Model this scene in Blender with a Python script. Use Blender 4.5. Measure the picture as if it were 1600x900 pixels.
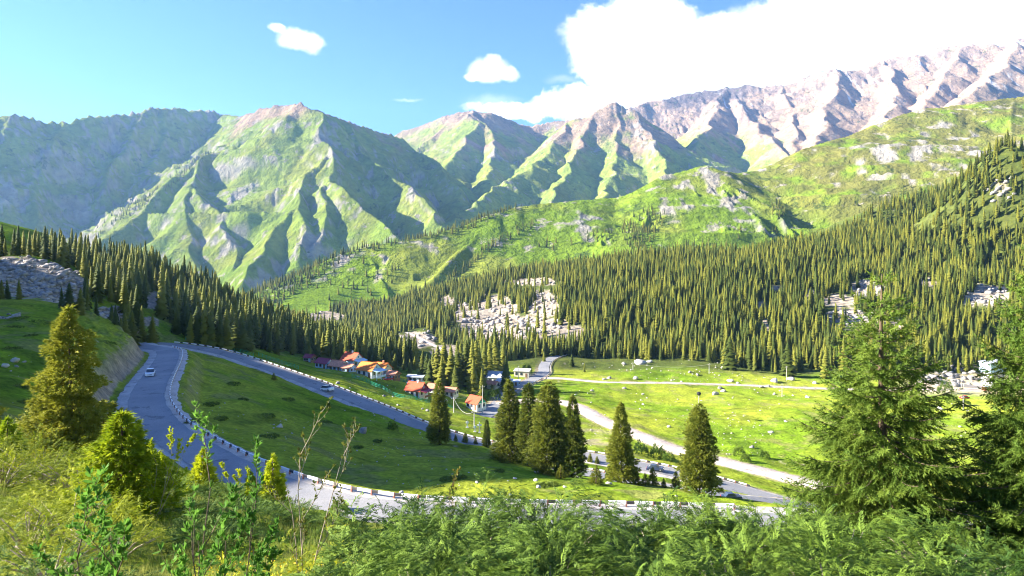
import bpy, math, random
import numpy as np
from mathutils import Vector, Matrix

for o in list(bpy.data.objects): bpy.data.objects.remove(o, do_unlink=True)
SC = bpy.context.scene
COL = SC.collection
R = math.radians
FPX = 1600 * 24.0 / 36.0            # focal length in photo pixels
HV = 380.0                          # photo row of the eye level

# ------------------------------------------------------------------ camera
cam = bpy.data.objects.new('camera', bpy.data.cameras.new('camera'))
COL.objects.link(cam); SC.camera = cam
cam.location = (0, 0, 0); cam.rotation_euler = (R(90), 0, 0)
cam.data.lens = 24.0; cam.data.sensor_width = 36.0
cam.data.shift_y = -(450 - HV) / 1600.0
cam.data.clip_start = 0.3; cam.data.clip_end = 60000

# ------------------------------------------------------------------ sun, sky
SUN_EL, SUN_AZ = 24.0, -90.0        # azimuth from the view direction (+Y) towards +X
sd = Vector((math.sin(R(SUN_AZ)) * math.cos(R(SUN_EL)), math.cos(R(SUN_AZ)) * math.cos(R(SUN_EL)), math.sin(R(SUN_EL))))
sl = bpy.data.lights.new('sun', 'SUN'); sl.energy = 5.0; sl.angle = R(0.5); sl.color = (1.0, 0.93, 0.80)
sun = bpy.data.objects.new('sun', sl); COL.objects.link(sun)
sun.rotation_euler = sd.to_track_quat('Z', 'Y').to_euler(); sun.location = (-300, 0, 400)

SC.view_settings.view_transform = 'Standard'; SC.view_settings.look = 'None'
SC.view_settings.exposure = 2.5; SC.view_settings.gamma = 1.0
SC.view_settings.use_curve_mapping = False
SC.cycles.use_denoising = True; SC.cycles.filter_width = 1.1
SC.cycles.max_bounces = 5; SC.cycles.diffuse_bounces = 3; SC.cycles.glossy_bounces = 2
SC.cycles.transmission_bounces = 3; SC.cycles.volume_bounces = 0; SC.cycles.transparent_max_bounces = 6

def px(u, v, Y):
    """a photo pixel at a depth -> the place in the world"""
    return np.array(((u - 800.0) / FPX * Y, Y, (HV - v) / FPX * Y))

W = bpy.data.worlds.new('World'); SC.world = W; W.use_nodes = True
def build_world():
    nt = W.node_tree; nt.nodes.clear(); N = nt.nodes; L = nt.links
    def mth(op, a, b=None, clamp=False):
        m = N.new('ShaderNodeMath'); m.operation = op; m.use_clamp = clamp
        for i, s in enumerate((a, b)):
            if s is None: continue
            if isinstance(s, (int, float)): m.inputs[i].default_value = s
            else: L.new(s, m.inputs[i])
        return m.outputs[0]
    sky = N.new('ShaderNodeTexSky'); sky.sky_type = 'NISHITA'; sky.sun_disc = False
    sky.sun_elevation = R(SUN_EL); sky.sun_rotation = R(SUN_AZ)
    sky.altitude = 2500; sky.air_density = 1.25; sky.dust_density = 1.2; sky.ozone_density = 2.2
    tc = N.new('ShaderNodeTexCoord')
    D = tc.outputs['Generated']
    # warped direction: the edges of the clouds billow
    def warped(scale, amp, src):
        n = N.new('ShaderNodeTexNoise'); n.inputs['Scale'].default_value = scale; n.inputs['Detail'].default_value = 5
        n.inputs['Roughness'].default_value = 0.6
        L.new(src, n.inputs['Vector'])
        s = N.new('ShaderNodeVectorMath'); s.operation = 'SUBTRACT'; L.new(n.outputs['Color'], s.inputs[0]); s.inputs[1].default_value = (.5, .5, .5)
        k = N.new('ShaderNodeVectorMath'); k.operation = 'SCALE'; L.new(s.outputs[0], k.inputs[0]); k.inputs['Scale'].default_value = amp
        a = N.new('ShaderNodeVectorMath'); a.operation = 'ADD'; L.new(src, a.inputs[0]); L.new(k.outputs[0], a.inputs[1])
        return a.outputs[0]
    DW = warped(30.0, 0.030, warped(9.0, 0.09, D))
    DS = warped(28.0, 0.022, D)
    def blob(u, v, ru, rv, src=None):
        c = Vector(((u - 800) / FPX, 1.0, (HV - v) / FPX)); k = 1.0 / c.length; c = c * k
        mp = N.new('ShaderNodeVectorMath'); mp.operation = 'SUBTRACT'; L.new(src or DW, mp.inputs[0]); mp.inputs[1].default_value = c
        sc = N.new('ShaderNodeVectorMath'); sc.operation = 'MULTIPLY'; L.new(mp.outputs[0], sc.inputs[0])
        ru = ru / FPX * k; rv = rv / FPX * k
        sc.inputs[1].default_value = (1 / ru, 1 / ru * 0.6, 1 / rv)
        ln = N.new('ShaderNodeVectorMath'); ln.operation = 'LENGTH'; L.new(sc.outputs[0], ln.inputs[0])
        return mth('SUBTRACT', 1.0, ln.outputs['Value'])
    big = [(985, 55, 105, 62), (940, 95, 50, 45), (1030, 100, 110, 60), (1150, 95, 150, 65), (1110, 140, 130, 40), (1290, 55, 170, 80),
           (1460, 50, 240, 90), (1750, 0, 330, 130), (2100, -60, 420, 170), (930, 165, 130, 30), (830, 172, 110, 20), (2600, -200, 500, 250)]
    small = [(462, 62, 32, 20), (487, 68, 22, 18), (430, 44, 15, 8), (765, 112, 36, 22), (768, 96, 16, 11), (795, 118, 20, 14), (738, 120, 15, 10)]
    def merge(lst, src):
        f = None
        for b in lst:
            x = blob(*b, src=src)
            f = x if f is None else mth('MAXIMUM', f, x)
        return f
    def ramp(x, lo, hi):
        m = N.new('ShaderNodeMapRange'); m.interpolation_type = 'SMOOTHSTEP'; L.new(x, m.inputs[0])
        m.inputs[1].default_value = lo; m.inputs[2].default_value = hi; return m.outputs[0]
    fb = merge(big, DW); fs = merge(small, DS)
    mb = ramp(fb, -0.04, 0.20); ms = ramp(fs, -0.08, 0.42)
    ws = ramp(merge([(637, 157, 26, 4), (880, 125, 40, 9), (770, 160, 60, 14)], DS), 0.0, 0.9)
    ws = mth('MULTIPLY', ws, 0.35)
    mask = mth('MAXIMUM', mth('MAXIMUM', mb, ms), ws)
    nz = N.new('ShaderNodeTexNoise'); nz.inputs['Scale'].default_value = 7; nz.inputs['Detail'].default_value = 6; nz.inputs['Roughness'].default_value = .55
    L.new(DW, nz.inputs['Vector'])
    cr = N.new('ShaderNodeValToRGB'); L.new(nz.outputs['Fac'], cr.inputs[0])
    cr.color_ramp.elements[0].position = 0.36; cr.color_ramp.elements[0].color = (1.85, 1.95, 2.1, 1)
    cr.color_ramp.elements[1].position = 0.50; cr.color_ramp.elements[1].color = (3.4, 3.4, 3.4, 1)
    mix = N.new('ShaderNodeMix'); mix.data_type = 'RGBA'
    tint = N.new('ShaderNodeMix'); tint.data_type = 'RGBA'; tint.blend_type = 'MULTIPLY'; tint.inputs['Factor'].default_value = 1
    L.new(sky.outputs[0], tint.inputs['A']); tint.inputs['B'].default_value = SKY_TINT
    L.new(mask, mix.inputs['Factor']); L.new(tint.outputs['Result'], mix.inputs['A']); L.new(cr.outputs[0], mix.inputs['B'])
    bg = N.new('ShaderNodeBackground'); bg.inputs['Strength'].default_value = SKY_STRENGTH
    out = N.new('ShaderNodeOutputWorld'); L.new(mix.outputs['Result'], bg.inputs[0]); L.new(bg.outputs[0], out.inputs[0])
SKY_STRENGTH = 0.09
SKY_TINT = (.23, .345, .66, 1)
build_world()
# ------------------------------------------------------------------ noise
def _hash(ix, iy, seed):
    h = (ix.astype(np.int64) * 374761393 + iy.astype(np.int64) * 668265263 + seed * 974711) & 0xFFFFFFFF
    h = ((h ^ (h >> 13)) * 1274126177) & 0xFFFFFFFF
    return h ^ (h >> 16)
def perlin(x, y, seed=0):
    x = np.asarray(x, dtype=np.float32); y = np.asarray(y, dtype=np.float32)
    x0 = np.floor(x); y0 = np.floor(y); fx = x - x0; fy = y - y0
    u = fx * fx * fx * (fx * (fx * 6 - 15) + 10); v = fy * fy * fy * (fy * (fy * 6 - 15) + 10)
    x0 = x0.astype(np.int64); y0 = y0.astype(np.int64)
    def g(dx, dy):
        a = _hash(x0 + dx, y0 + dy, seed).astype(np.float32) * np.float32(2 * np.pi / 4294967296.0)
        return np.cos(a) * (fx - dx) + np.sin(a) * (fy - dy)
    a = g(0, 0); b = g(1, 0); c = g(0, 1); d = g(1, 1)
    return ((a + u * (b - a)) + v * ((c + u * (d - c)) - (a + u * (b - a)))) * 1.5
def fbm(x, y, oct=4, seed=0, gain=.5):
    r = 0; a = 1.0
    for i in range(oct):
        r = r + a * perlin(x * 2 ** i, y * 2 ** i, seed + i * 17); a *= gain
    return r
def ridged(x, y, oct=4, seed=0, gain=.5):
    r = 0; a = 1.0
    for i in range(oct):
        n = 1 - np.abs(perlin(x * 2.03 ** i, y * 2.03 ** i, seed + i * 31)) * 1.6
        r = r + a * n * n; a *= gain
    return r
def sstep(a, b, x):
    t = np.clip((x - a) / (b - a), 0, 1); return t * t * (3 - 2 * t)

# ------------------------------------------------------------------ roads (photo column, photo row, depth)
def P3(l): return np.array([px(*p) for p in l])
def smooth_line(p, step=2.0):
    p = np.asarray(p, float); out = []
    q = np.vstack([2 * p[0] - p[1], p, 2 * p[-1] - p[-2]])
    for i in range(1, len(q) - 2):
        a, b, c, d = q[i - 1], q[i], q[i + 1], q[i + 2]
        n = max(2, int(np.linalg.norm(c - b) / step))
        for t in np.arange(n) / n:
            out.append(.5 * ((2 * b) + (c - a) * t + (2 * a - 5 * b + 4 * c - d) * t * t + (3 * b - a - 3 * c + d) * t ** 3))
    out.append(q[-2]); return np.array(out)
ROAD_A = smooth_line(P3([(212, 537, 222), (220, 540, 214), (240, 543.5, 209), (259, 547, 201), (262, 556, 189), (255, 571, 168), (246, 585, 152), (235, 604, 135),
    (229, 625, 122), (236, 645, 113), (251, 665, 105), (275, 684, 98), (304, 702, 92.5), (349, 727, 85), (400, 750, 79.5), (450, 768, 75.5),
    (500, 782, 72.5), (550, 792, 70.5), (620, 801, 69), (700, 806, 68.3), (800, 810, 68), (940, 812, 68), (1100, 816, 67), (1250, 822, 66), (1500, 835, 64), (1800, 850, 62), (2200, 870, 60)]), 1.5)
ROAD_B = smooth_line(P3([(212, 537, 222), (222, 536, 228), (255, 537, 232), (300, 542, 234), (350, 552, 233), (400, 568, 229), (475, 594, 220), (507, 606, 215), (550, 623, 207), (600, 643, 197),
    (650, 664, 189), (707, 683, 184), (760, 696, 181), (850, 707, 179), (917, 713, 178), (1012, 730, 174), (1050, 738, 172), (1125, 756, 168), (1200, 777, 163), (1300, 800, 158), (1500, 830, 150), (1900, 870, 145)]), 1.5)
ROAD_C = smooth_line(P3([(820, 735, 160), (860, 737, 160), (920, 742, 159), (1000, 757, 155), (1080, 769, 150), (1150, 778, 149), (1230, 786, 156), (1300, 800, 158)]), 1.5)
ROAD_D = smooth_line(P3([(750, 655, 256), (764, 645, 270), (778, 632, 285), (790, 617, 308), (805, 605, 330), (828, 595, 355), (848, 583, 383), (850, 572, 410), (856, 563, 435), (868, 557, 455), (885, 553, 480), (900, 552, 500)]), 2.5)
ROAD_E = smooth_line(P3([(778, 632, 285), (830, 625, 290), (880, 628, 280), (907, 637, 268), (940, 656, 250), (1000, 680, 230), (1060, 703, 214), (1125, 719, 203), (1200, 738, 194), (1300, 762, 183), (1500, 800, 172)]), 2.5)
ROAD_F = smooth_line(P3([(838, 590, 368), (880, 591, 366), (950, 597, 356), (1050, 598, 358), (1150, 601, 362), (1270, 606, 363), (1400, 609, 366), (1500, 608, 372), (1620, 604, 385), (1900, 600, 400)]), 2.5)
ROAD_G = smooth_line(P3([(636, 519, 640), (655, 528, 600), (672, 537, 570), (690, 545, 545), (694, 549, 530)]), 2.5)
ROADS = [(ROAD_A, 2.9, 2.2, 4.5), (ROAD_B, 3.0, 1.6, 4.0), (ROAD_C, 3.0, 1.2, 4.0), (ROAD_D, 3.6, 1.5, 8.0), (ROAD_E, 2.6, 1.6, 7.0), (ROAD_F, 1.3, .6, 6.0), (ROAD_G, 2.5, .8, 9.0)]

# ------------------------------------------------------------------ near ground: control points (column, row, depth)
CP = [ # lower slope under the camera
 (-300,1200,8),(200,1350,6),(800,1500,4),(1400,1400,5),(1900,1150,9),
 (0,900,15),(200,900,15),(400,900,16),(600,895,17),(800,890,17),(1000,885,17),(1200,880,18),(1400,880,18),(1600,890,18),
 (0,760,27),(100,770,27),(200,790,27),(300,800,28),(400,815,29),(500,835,28),(700,850,28),(900,850,29),(1100,850,29),(1300,850,30),(1500,850,30),(1700,860,30),
 (0,715,40),(100,728,42),(200,745,45),(300,765,46),(400,795,42),(500,815,41),(600,830,42),(800,835,44),(1000,838,45),(1200,840,46),(1400,845,46),
 (150,690,62),(80,665,60),(0,660,58),(250,730,62),(350,765,60),(480,800,58),
 (-200,640,60),(-200,560,95),
 (0,640,70),(60,640,76),(130,640,88),(0,600,88),(80,600,98),(0,560,110),(100,560,122),(0,520,142),(100,525,145),(0,500,160),(60,500,168),(150,530,160),
 (205,528,190),(183,549,158),(163,578,136),(156,610,116),(160,640,101),(180,665,90),
 (0,470,200),(60,472,200),(120,478,212),(180,505,205),(60,440,230),(0,420,240),(120,440,240),(-150,420,250),(-150,470,190),(-150,520,130),
 (0,400,262),(100,410,278),(0,345,350),(60,360,365),(100,376,375),(150,408,385),(250,440,400),(350,487,415),(420,517,435),(500,542,450),(600,566,470),
 (200,470,290),(300,500,320),(400,530,340),(500,555,360),(190,510,230),(230,517,238),(300,528,255),(400,549,270),(450,562,275),(500,575,285),
 # meadow between the two legs
 (300,570,185),(350,580,188),(400,597,190),(300,556,205),(350,565,212),(450,618,176),(500,640,168),(300,610,148),(350,620,146),(450,650,140),(400,640,138),(300,640,128),
 (560,670,152),(620,690,146),(680,696,150),(380,680,108),(330,670,112),(450,700,102),(550,720,108),(650,722,116),(500,745,90),(600,760,85.5),(700,768,83.5),(700,748,95),(760,738,103),
 (800,765,85),(800,726,126),(860,745,113),(760,703,152),(900,752,105),(950,775,84),(1000,771,87),(1050,770,89),(1092,772,90.5),(1130,784,86),(940,753,99),(1000,759,95),(1200,800,80),(1350,812,78),(1600,830,76),
 (900,740,135),(1000,757,130),(1100,775,125),(1200,795,118),
 # grass between the lower road and the houses
 (550,600,243),(480,578,262),(600,615,240),(650,633,228),(700,656,210),(700,635,240),(750,655,226),(760,680,196),(655,612,275),(600,592,285),(585,588,280),(560,577,296),(640,592,310),(700,606,300),(745,625,285),
 (800,640,265),(840,640,262),(700,580,360),(640,575,380),(760,590,360),(800,600,345),(850,560,455),(880,548,490),(830,580,395),(700,552,520),(680,545,560),(655,545,520),(690,535,590),
 # valley floor on the right
 (860,650,252),(900,660,245),(900,690,208),(1000,705,195),(1100,732,185),(1200,752,178),(1350,785,168),
 (1000,640,290),(1100,640,285),(1200,640,283),(1100,690,232),(1200,690,230),(1300,700,222),(1400,650,275),(1550,650,272),(1500,700,226),(1650,660,262),(1800,700,230),
 (900,612,318),(1000,615,325),(1200,620,325),(1400,625,325),(1600,625,330),
 (920,575,420),(1000,570,418),(1100,570,420),(1200,583,402),(1400,590,396),(1550,592,398),(1750,590,410),(920,560,460),
 (1000,565,436),(1200,577,424),
 # wooded slope on the right
 (1200,500,520),(1200,440,625),(1200,398,760),(1000,500,540),(1000,440,650),(1000,408,800),(900,515,530),(900,455,660),(900,418,850),(800,430,950),(800,460,800),(800,502,620),(800,540,510),
 (700,455,960),(700,500,720),(700,530,610),(600,474,1000),(600,500,850),(600,535,640),(500,485,1050),(500,508,900),(500,535,700),(640,528,610),(660,540,560),(400,505,1050),(400,520,800),
 (1400,500,500),(1400,440,590),(1400,385,700),(1400,335,850),(1500,297,900),(1600,247,950),(1300,382,800),(1600,390,620),(1600,480,490),(1750,200,980),(1750,380,600),(1750,480,480),(2000,400,550),
 (1500,360,760),(1300,350,950),
 # beyond the crest
 (1000,470,1000),(1200,440,1050),(1400,360,1150),(1600,300,1200),(800,470,1150),(600,482,1200),(400,500,1200),(200,500,1100),(0,480,1000),(0,420,550),(200,470,560),(350,510,600),(-200,360,600),
]
CPX = [(-250,20,48),(-250,60,64),(-250,100,79),(-250,150,62),(-250,220,36),(-150,70,28),(-110,40,12),(-250,-60,35),(-100,-100,22),(0,-60,12),(0,-200,70),(120,-60,5),(200,-200,60),(-400,100,85),(-420,260,45),(-500,-200,50),
  (0,-3,-1.75),(2,2,-2.1),(-4,3,-2.4),(5,3,-2.3),(0,8,-3.9),(-8,10,-5.0),(8,10,-4.6),(-30,10,-3),(30,8,-5.5),(-20,26,-9.3),(80,30,-20),(120,60,-34),(200,100,-50),(250,200,-62),(300,0,-20),(450,300,-30),(600,500,60),
  (-600,500,20),(-900,900,-20),(900,1000,160),(500,700,100),(-700,1300,-120),(0,1500,-150),(700,1500,-60),(900,600,120)]
_rp = []
for _R in (ROAD_A, ROAD_B, ROAD_C, ROAD_D, ROAD_E, ROAD_F, ROAD_G):
    _rp += [p for p in _R[::9] if p[1] > 60 and -200 < p[0] < 330]
_cp = P3(CP); _rp = np.array(_rp)
_keep = np.array([np.hypot(_rp[:, 0] - p[0], _rp[:, 1] - p[1]).min() > max(3.5, p[1] * .022) for p in _cp])
_c = np.vstack([_cp[_keep], _rp, np.array(CPX, float)])
def tps_fit(c, lam=0.15):
    p = c[:, :2] / 100.0; n = len(p)
    r2 = ((p[:, None] - p[None]) ** 2).sum(-1)
    K = r2 * np.log(r2 + 1e-12) * .5
    K += np.eye(n) * lam * 1e-2
    Q = np.hstack([np.ones((n, 1)), p])
    A = np.zeros((n + 3, n + 3)); A[:n, :n] = K; A[:n, n:] = Q; A[n:, :n] = Q.T
    b = np.zeros(n + 3); b[:n] = c[:, 2]
    return p, np.linalg.solve(A, b)
_tp, _tw = tps_fit(_c)
def near_h(x, y):
    xs = (np.asarray(x) / 100.0).astype(np.float64); ys = (np.asarray(y) / 100.0).astype(np.float64)
    r = _tw[-3] + _tw[-2] * xs + _tw[-1] * ys
    for (a, b), w in zip(_tp, _tw[:-3]):
        r2 = (xs - a) ** 2 + (ys - b) ** 2 + 1e-12
        r += (w * .5) * r2 * np.log(r2)
    return r

# ------------------------------------------------------------------ far ridges: slope, gully strength, gully width, points (column, row, depth)
RG = [
 # green ridge across the valley and its rocky spurs
 (.46,.22,60,[(300,520,1150),(380,484,1250),(400,471,1270),(480,427,1320),(520,404,1360),(560,388,1400),(600,380,1430),(640,374,1450),(700,362,1490),(740,352,1520),(775,335,1560),(810,323,1600),(860,316,1640),(900,312,1650),(945,309,1680),(990,299,1700),(1015,286,1710),(1040,273,1720),(1070,266,1740),(1100,258,1760),(1125,267,1800),(1150,271,1850),(1180,267,1900),(1220,250,1930),(1260,232,1950),(1300,220,1975),(1340,206,2000),(1370,192,2030),(1400,181,2050),(1440,169,2080),(1480,167,2100),(1530,160,2120),(1600,150,2150),(1800,130,2200),(2300,140,2300)]),
 (.75,.25,30,[(1040,273,1720),(1025,300,1640),(1000,335,1520),(985,375,1400),(970,420,1300)]),
 (.75,.25,30,[(1100,258,1760),(1120,290,1680),(1145,325,1570),(1165,360,1470),(1180,400,1380)]),
 (.6,.25,40,[(1050,270,1725),(1062,320,1600),(1080,360,1480),(1090,400,1400)]),
 (.6,.25,40,[(900,312,1650),(890,345,1560),(905,385,1450),(905,430,1350)]),
 (.6,.2,40,[(775,335,1560),(740,378,1440),(690,420,1300),(640,465,1180)]),
 (.6,.2,40,[(560,388,1400),(585,410,1350),(597,440,1280),(605,475,1200)]),
 (.5,.2,50,[(1180,267,1900),(1195,310,1750),(1230,360,1560),(1240,420,1400)]),
 (.5,.25,60,[(1340,206,2000),(1330,250,1850),(1345,310,1600),(1310,370,1420)]),
 (.5,.25,60,[(1480,167,2100),(1465,215,1900),(1400,290,1600),(1370,350,1400)]),
 (.5,.25,60,[(1600,150,2150),(1570,210,1800),(1500,280,1500)]),
 # left range
 (1.15,.35,150,[(-500,200,2800),(-200,190,3200),(0,180,3700),(28,174,3760),(55,178,3850),(75,186,3920),(105,187,4010),(112,181,4030),(150,181,4180),(190,176,4350),(225,172,4480),(262,167,4650),(300,169,4850),(335,168,5000),(355,181,5050)]),
 (.9,.3,60,[(225,172,4480),(210,215,4200),(175,260,3850),(160,300,3600)]),
 (.9,.3,60,[(262,167,4650),(245,230,4250),(225,280,3900),(200,320,3600)]),
 (.9,.3,60,[(112,181,4030),(70,230,3700),(60,290,3400),(40,350,3100)]),
 (.9,.3,60,[(28,174,3760),(0,220,3500),(-10,300,3200)]),
 (.9,.3,60,[(325,168,5000),(300,215,4700),(285,245,4400)]),
 # central mass
 (0.86,.3,150,[(355,181,5050),(385,176,4600),(420,167,4200),(455,160,3850),(478,157,3700),(500,170,3720),(530,181,3800),(560,191,3900),(590,202,3980),(625,210,4100),(650,232,4050),(690,262,3800),(715,300,3500),(735,340,3200)]),
 (0.94,.3,110,[(478,157,3700),(506,178,3560),(506,210,3350),(512,232,3230),(517,255,3080),(517,280,2950),(538,294,2860),(562,317,2740),(582,333,2640),(605,360,2500),(640,395,2350)]),
 (0.90,.3,110,[(530,181,3800),(560,220,3560),(585,248,3400),(612,270,3240),(645,290,3080),(672,328,2860),(700,358,2680),(720,390,2550)]),
 (0.90,.32,110,[(400,173,4350),(385,205,3950),(350,237,3600),(320,238,3450),(295,262,3260),(262,285,3100),(225,315,2950),(190,340,2820),(150,378,2650)]),
 (0.96,.32,100,[(320,238,3450),(306,268,3180),(303,285,3060),(322,312,2900),(343,335,2780),(350,355,2690),(372,380,2560),(365,430,2350)]),
 (0.84,.18,90,[(303,285,3060),(285,330,2820),(300,370,2650),(315,420,2420)]),
 (0.90,.3,90,[(385,205,3950),(425,240,3600),(410,275,3350)]),
 (0.90,.3,90,[(512,232,3230),(480,275,3000),(455,320,2750),(425,360,2550),(400,395,2380),(380,440,2200)]),
 (0.90,.22,80,[(517,280,2950),(500,320,2750),(505,350,2600),(495,380,2480)]),
 (0.90,.22,80,[(455,320,2750),(480,355,2560),(470,400,2380)]),
 # far mountains
 (0.74,.3,220,[(560,260,6300),(628,206,6000),(660,194,5950),(700,180,5850),(735,171,5700),(765,177,5750),(800,189,5900),(830,196,6100),(860,190,6200),(895,186,6000)]),
 (0.74,.28,150,[(735,171,5700),(745,190,5300),(725,220,4900),(700,255,4450)]),
 (0.74,.28,150,[(735,171,5700),(765,200,5200),(775,240,4700),(760,275,4200)]),
 (0.70,.2,200,[(965,158,5200),(930,172,5100),(895,190,5050),(870,215,4750),(845,247,4300),(790,280,3800),(735,318,3200),(690,352,2800)]),
 (0.70,.2,160,[(965,158,5200),(966,195,4900),(962,240,4450),(950,290,3900),(935,335,3300)]),
 (0.74,.22,160,[(965,158,5200),(983,170,5100),(1000,190,4950),(1020,212,4700),(1038,245,4300),(1045,280,3850)]),
 (0.70,.2,160,[(930,172,5100),(905,225,4600),(880,280,3900),(860,320,3400)]),
 (0.68,.22,220,[(950,185,6300),(985,168,6500),(1010,158,6750),(1060,150,6800),(1090,143,6800),(1130,138,6800),(1170,133,6700),(1195,135,6650),(1220,131,6600),(1245,125,6550),(1270,117,6500),(1290,112,6450),(1310,106,6400),(1340,110,6400),(1365,100,6400),(1390,92,6400),(1420,85,6400),(1445,86,6400),(1470,73,6400),(1500,72,6300),(1530,68,6300),(1560,66,6250),(1600,53,6200),(1750,35,6000),(2200,30,6000)]),
 (0.68,.25,150,[(1140,140,6750),(1155,160,6300),(1175,185,5800),(1200,212,5300),(1228,242,4700),(1250,280,4000)]),
 (0.72,.2,150,[(1130,138,6800),(1110,185,5800),(1085,235,4900),(1065,275,4200)]),
 (0.68,.25,150,[(1220,131,6600),(1240,170,5900),(1238,215,5100),(1245,250,4500)]),
 (0.68,.25,150,[(1310,106,6400),(1300,155,5600),(1285,205,4800),(1262,250,4000)]),
 (0.68,.25,150,[(1390,92,6400),(1402,140,5600),(1385,185,4700),(1350,230,3900)]),
 (0.68,.25,150,[(1500,72,6300),(1472,125,5500),(1435,175,4500),(1410,210,3900)]),
 (0.68,.25,150,[(1600,53,6200),(1565,105,5300),(1510,150,4400),(1470,200,3600)]),
]
RIDGES = [(s, g, w, P3(p)) for s, g, w, p in RG]
def far_h(x, y):
    x = np.asarray(x, np.float32); y = np.asarray(y, np.float32)
    big = -160 + 30 * perlin(x / 600, y / 600, 5)
    wx = x + 45 * fbm(x / 330, y / 330, 3, 11); wy = y + 45 * fbm(x / 330, y / 330, 3, 23)
    k = np.clip(y / 3000, .25, 1)
    wx = x + (wx - x) * k; wy = y + (wy - y) * k
    for (s, g, w, P) in RIDGES:
        acc = 0.0
        for a, b in zip(P[:-1], P[1:]):
            d = b - a; L = math.hypot(d[0], d[1])
            m = (a[2] + b[2]) / 2 + 1
            t = np.clip(((wx - a[0]) * d[0] + (wy - a[1]) * d[1]) / (L * L), 0, 1)
            dx = wx - (a[0] + t * d[0]); dy = wy - (a[1] + t * d[1])
            dist = np.sqrt(dx * dx + dy * dy)
            zc = a[2] + t * d[2]
            cand = zc - s * dist * 0.8
            sel = cand > big
            if sel.any():
                ds = dist[sel]; side = np.sign(dx[sel] * d[1] - dy[sel] * d[0])
                arc = acc + t[sel] * L
                n = ridged(arc / w + side * 37.7, ds / (w * 5.0), 3, int(w) + int(abs(P[0][0])) % 97) - 1.0
                amp = sstep(0, w * 2.5, ds)
                c2 = zc[sel] - s * ds * (1 - g * n * amp * .8) * (1.05 - .12 * sstep(0, 900, ds))
                big[sel] = np.maximum(big[sel], c2)
            acc += L
    m = y > 2200
    if m.any():
        n = ridged(wx[m] / 430, wy[m] / 520, 5, 311, .58) - 1.2
        big[m] += n * 17 * sstep(2200, 3000, y[m]) * (1 - .6 * sstep(4300, 5200, y[m]) * sstep(-1400, -700, x[m]))
    return big
# rocky areas: column, row, depth, radius across, radius along (metres), weight
ROCKY = [(px(u, v, Y)[:2], a, b, w) for u, v, Y, a, b, w in [
 (1050,300,1690,45,110,1),(1045,345,1540,50,90,1),(1110,310,1680,30,90,1.1),(1140,340,1560,35,100,1),(985,350,1480,30,90,.8),(905,345,1580,22,60,.9),(930,370,1500,25,50,.6),(1210,330,1700,30,60,.7),(1225,355,1600,30,60,1),
 (1450,215,1960,110,110,.9),(1420,250,1800,130,90,.8),(1370,283,1650,24,24,1.3),(1310,290,1650,18,22,1),(1475,265,1640,55,50,1.1),(1540,240,1700,90,90,.6),(1380,205,2010,50,40,.7),(1190,290,1880,30,40,.5),(590,425,1330,25,60,.4),(540,430,1320,40,60,.5),(1500,190,2050,80,60,.7),
 (485,165,3680,60,120,.6),(506,200,3400,60,130,.9),(515,245,3150,60,120,1),(520,270,3000,70,90,1),(560,240,3430,60,160,.9),(580,262,3300,50,90,.8),(430,245,3500,60,110,1),(422,230,3650,50,90,.9),(425,300,3000,40,50,1),(460,310,2900,40,60,.9),(380,290,3100,60,160,.9),(340,340,2750,45,120,1),(330,310,2900,50,90,1),(365,370,2600,60,120,.8),
 (480,370,2480,70,120,1),(440,400,2400,60,100,.8),(290,240,3500,60,90,.7),(395,420,2250,70,100,.8),(645,295,3050,45,90,.7),(560,330,2750,50,80,.6),
 (970,165,5150,90,110,.9),(1000,200,4800,70,160,1),(1020,225,4500,60,160,.9),(770,240,4700,60,120,.9),(700,215,5000,60,120,.5),(850,210,4900,90,90,.5),(1175,180,5800,60,240,1),(1200,215,5200,60,240,1),(1040,185,6200,120,120,.6),
 (1270,200,5200,200,500,.7),(1310,160,5700,200,400,.6),(1400,150,5400,260,500,.6),(1540,130,5000,300,500,.5)]]
def rock_mask(x, y):
    m = np.zeros(x.shape, np.float32)
    for (c, a, b, w) in ROCKY:
        k = (np.abs(x - c[0]) < 2 * a) & (np.abs(y - c[1]) < 2 * b)
        if k.any(): m[k] = np.maximum(m[k], w * (.62 if c[1] < 2200 else .72) * np.exp(-((x[k] - c[0]) / a) ** 2 - ((y[k] - c[1]) / b) ** 2))
    lft = sstep(-1250, -1700, x + (y - 3700) * .35) * sstep(2600, 3300, y)       # the left range is mostly rock
    m = np.maximum(m, lft * .30)
    hi = sstep(5200, 6400, y) * sstep(200, 1400, x) * .6
    m = np.maximum(m, hi)
    k = y > 1100
    n = fbm(x[k] / 210, y[k] / 210, 4, 61) * .40 + fbm(x[k] / 45, y[k] / 45, 3, 71) * np.where(y[k] < 2300, .62, .45) - .10
    r = np.zeros(x.shape, np.float32); r[k] = sstep(.34, .62, m[k] + n + .04)
    return r
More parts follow.
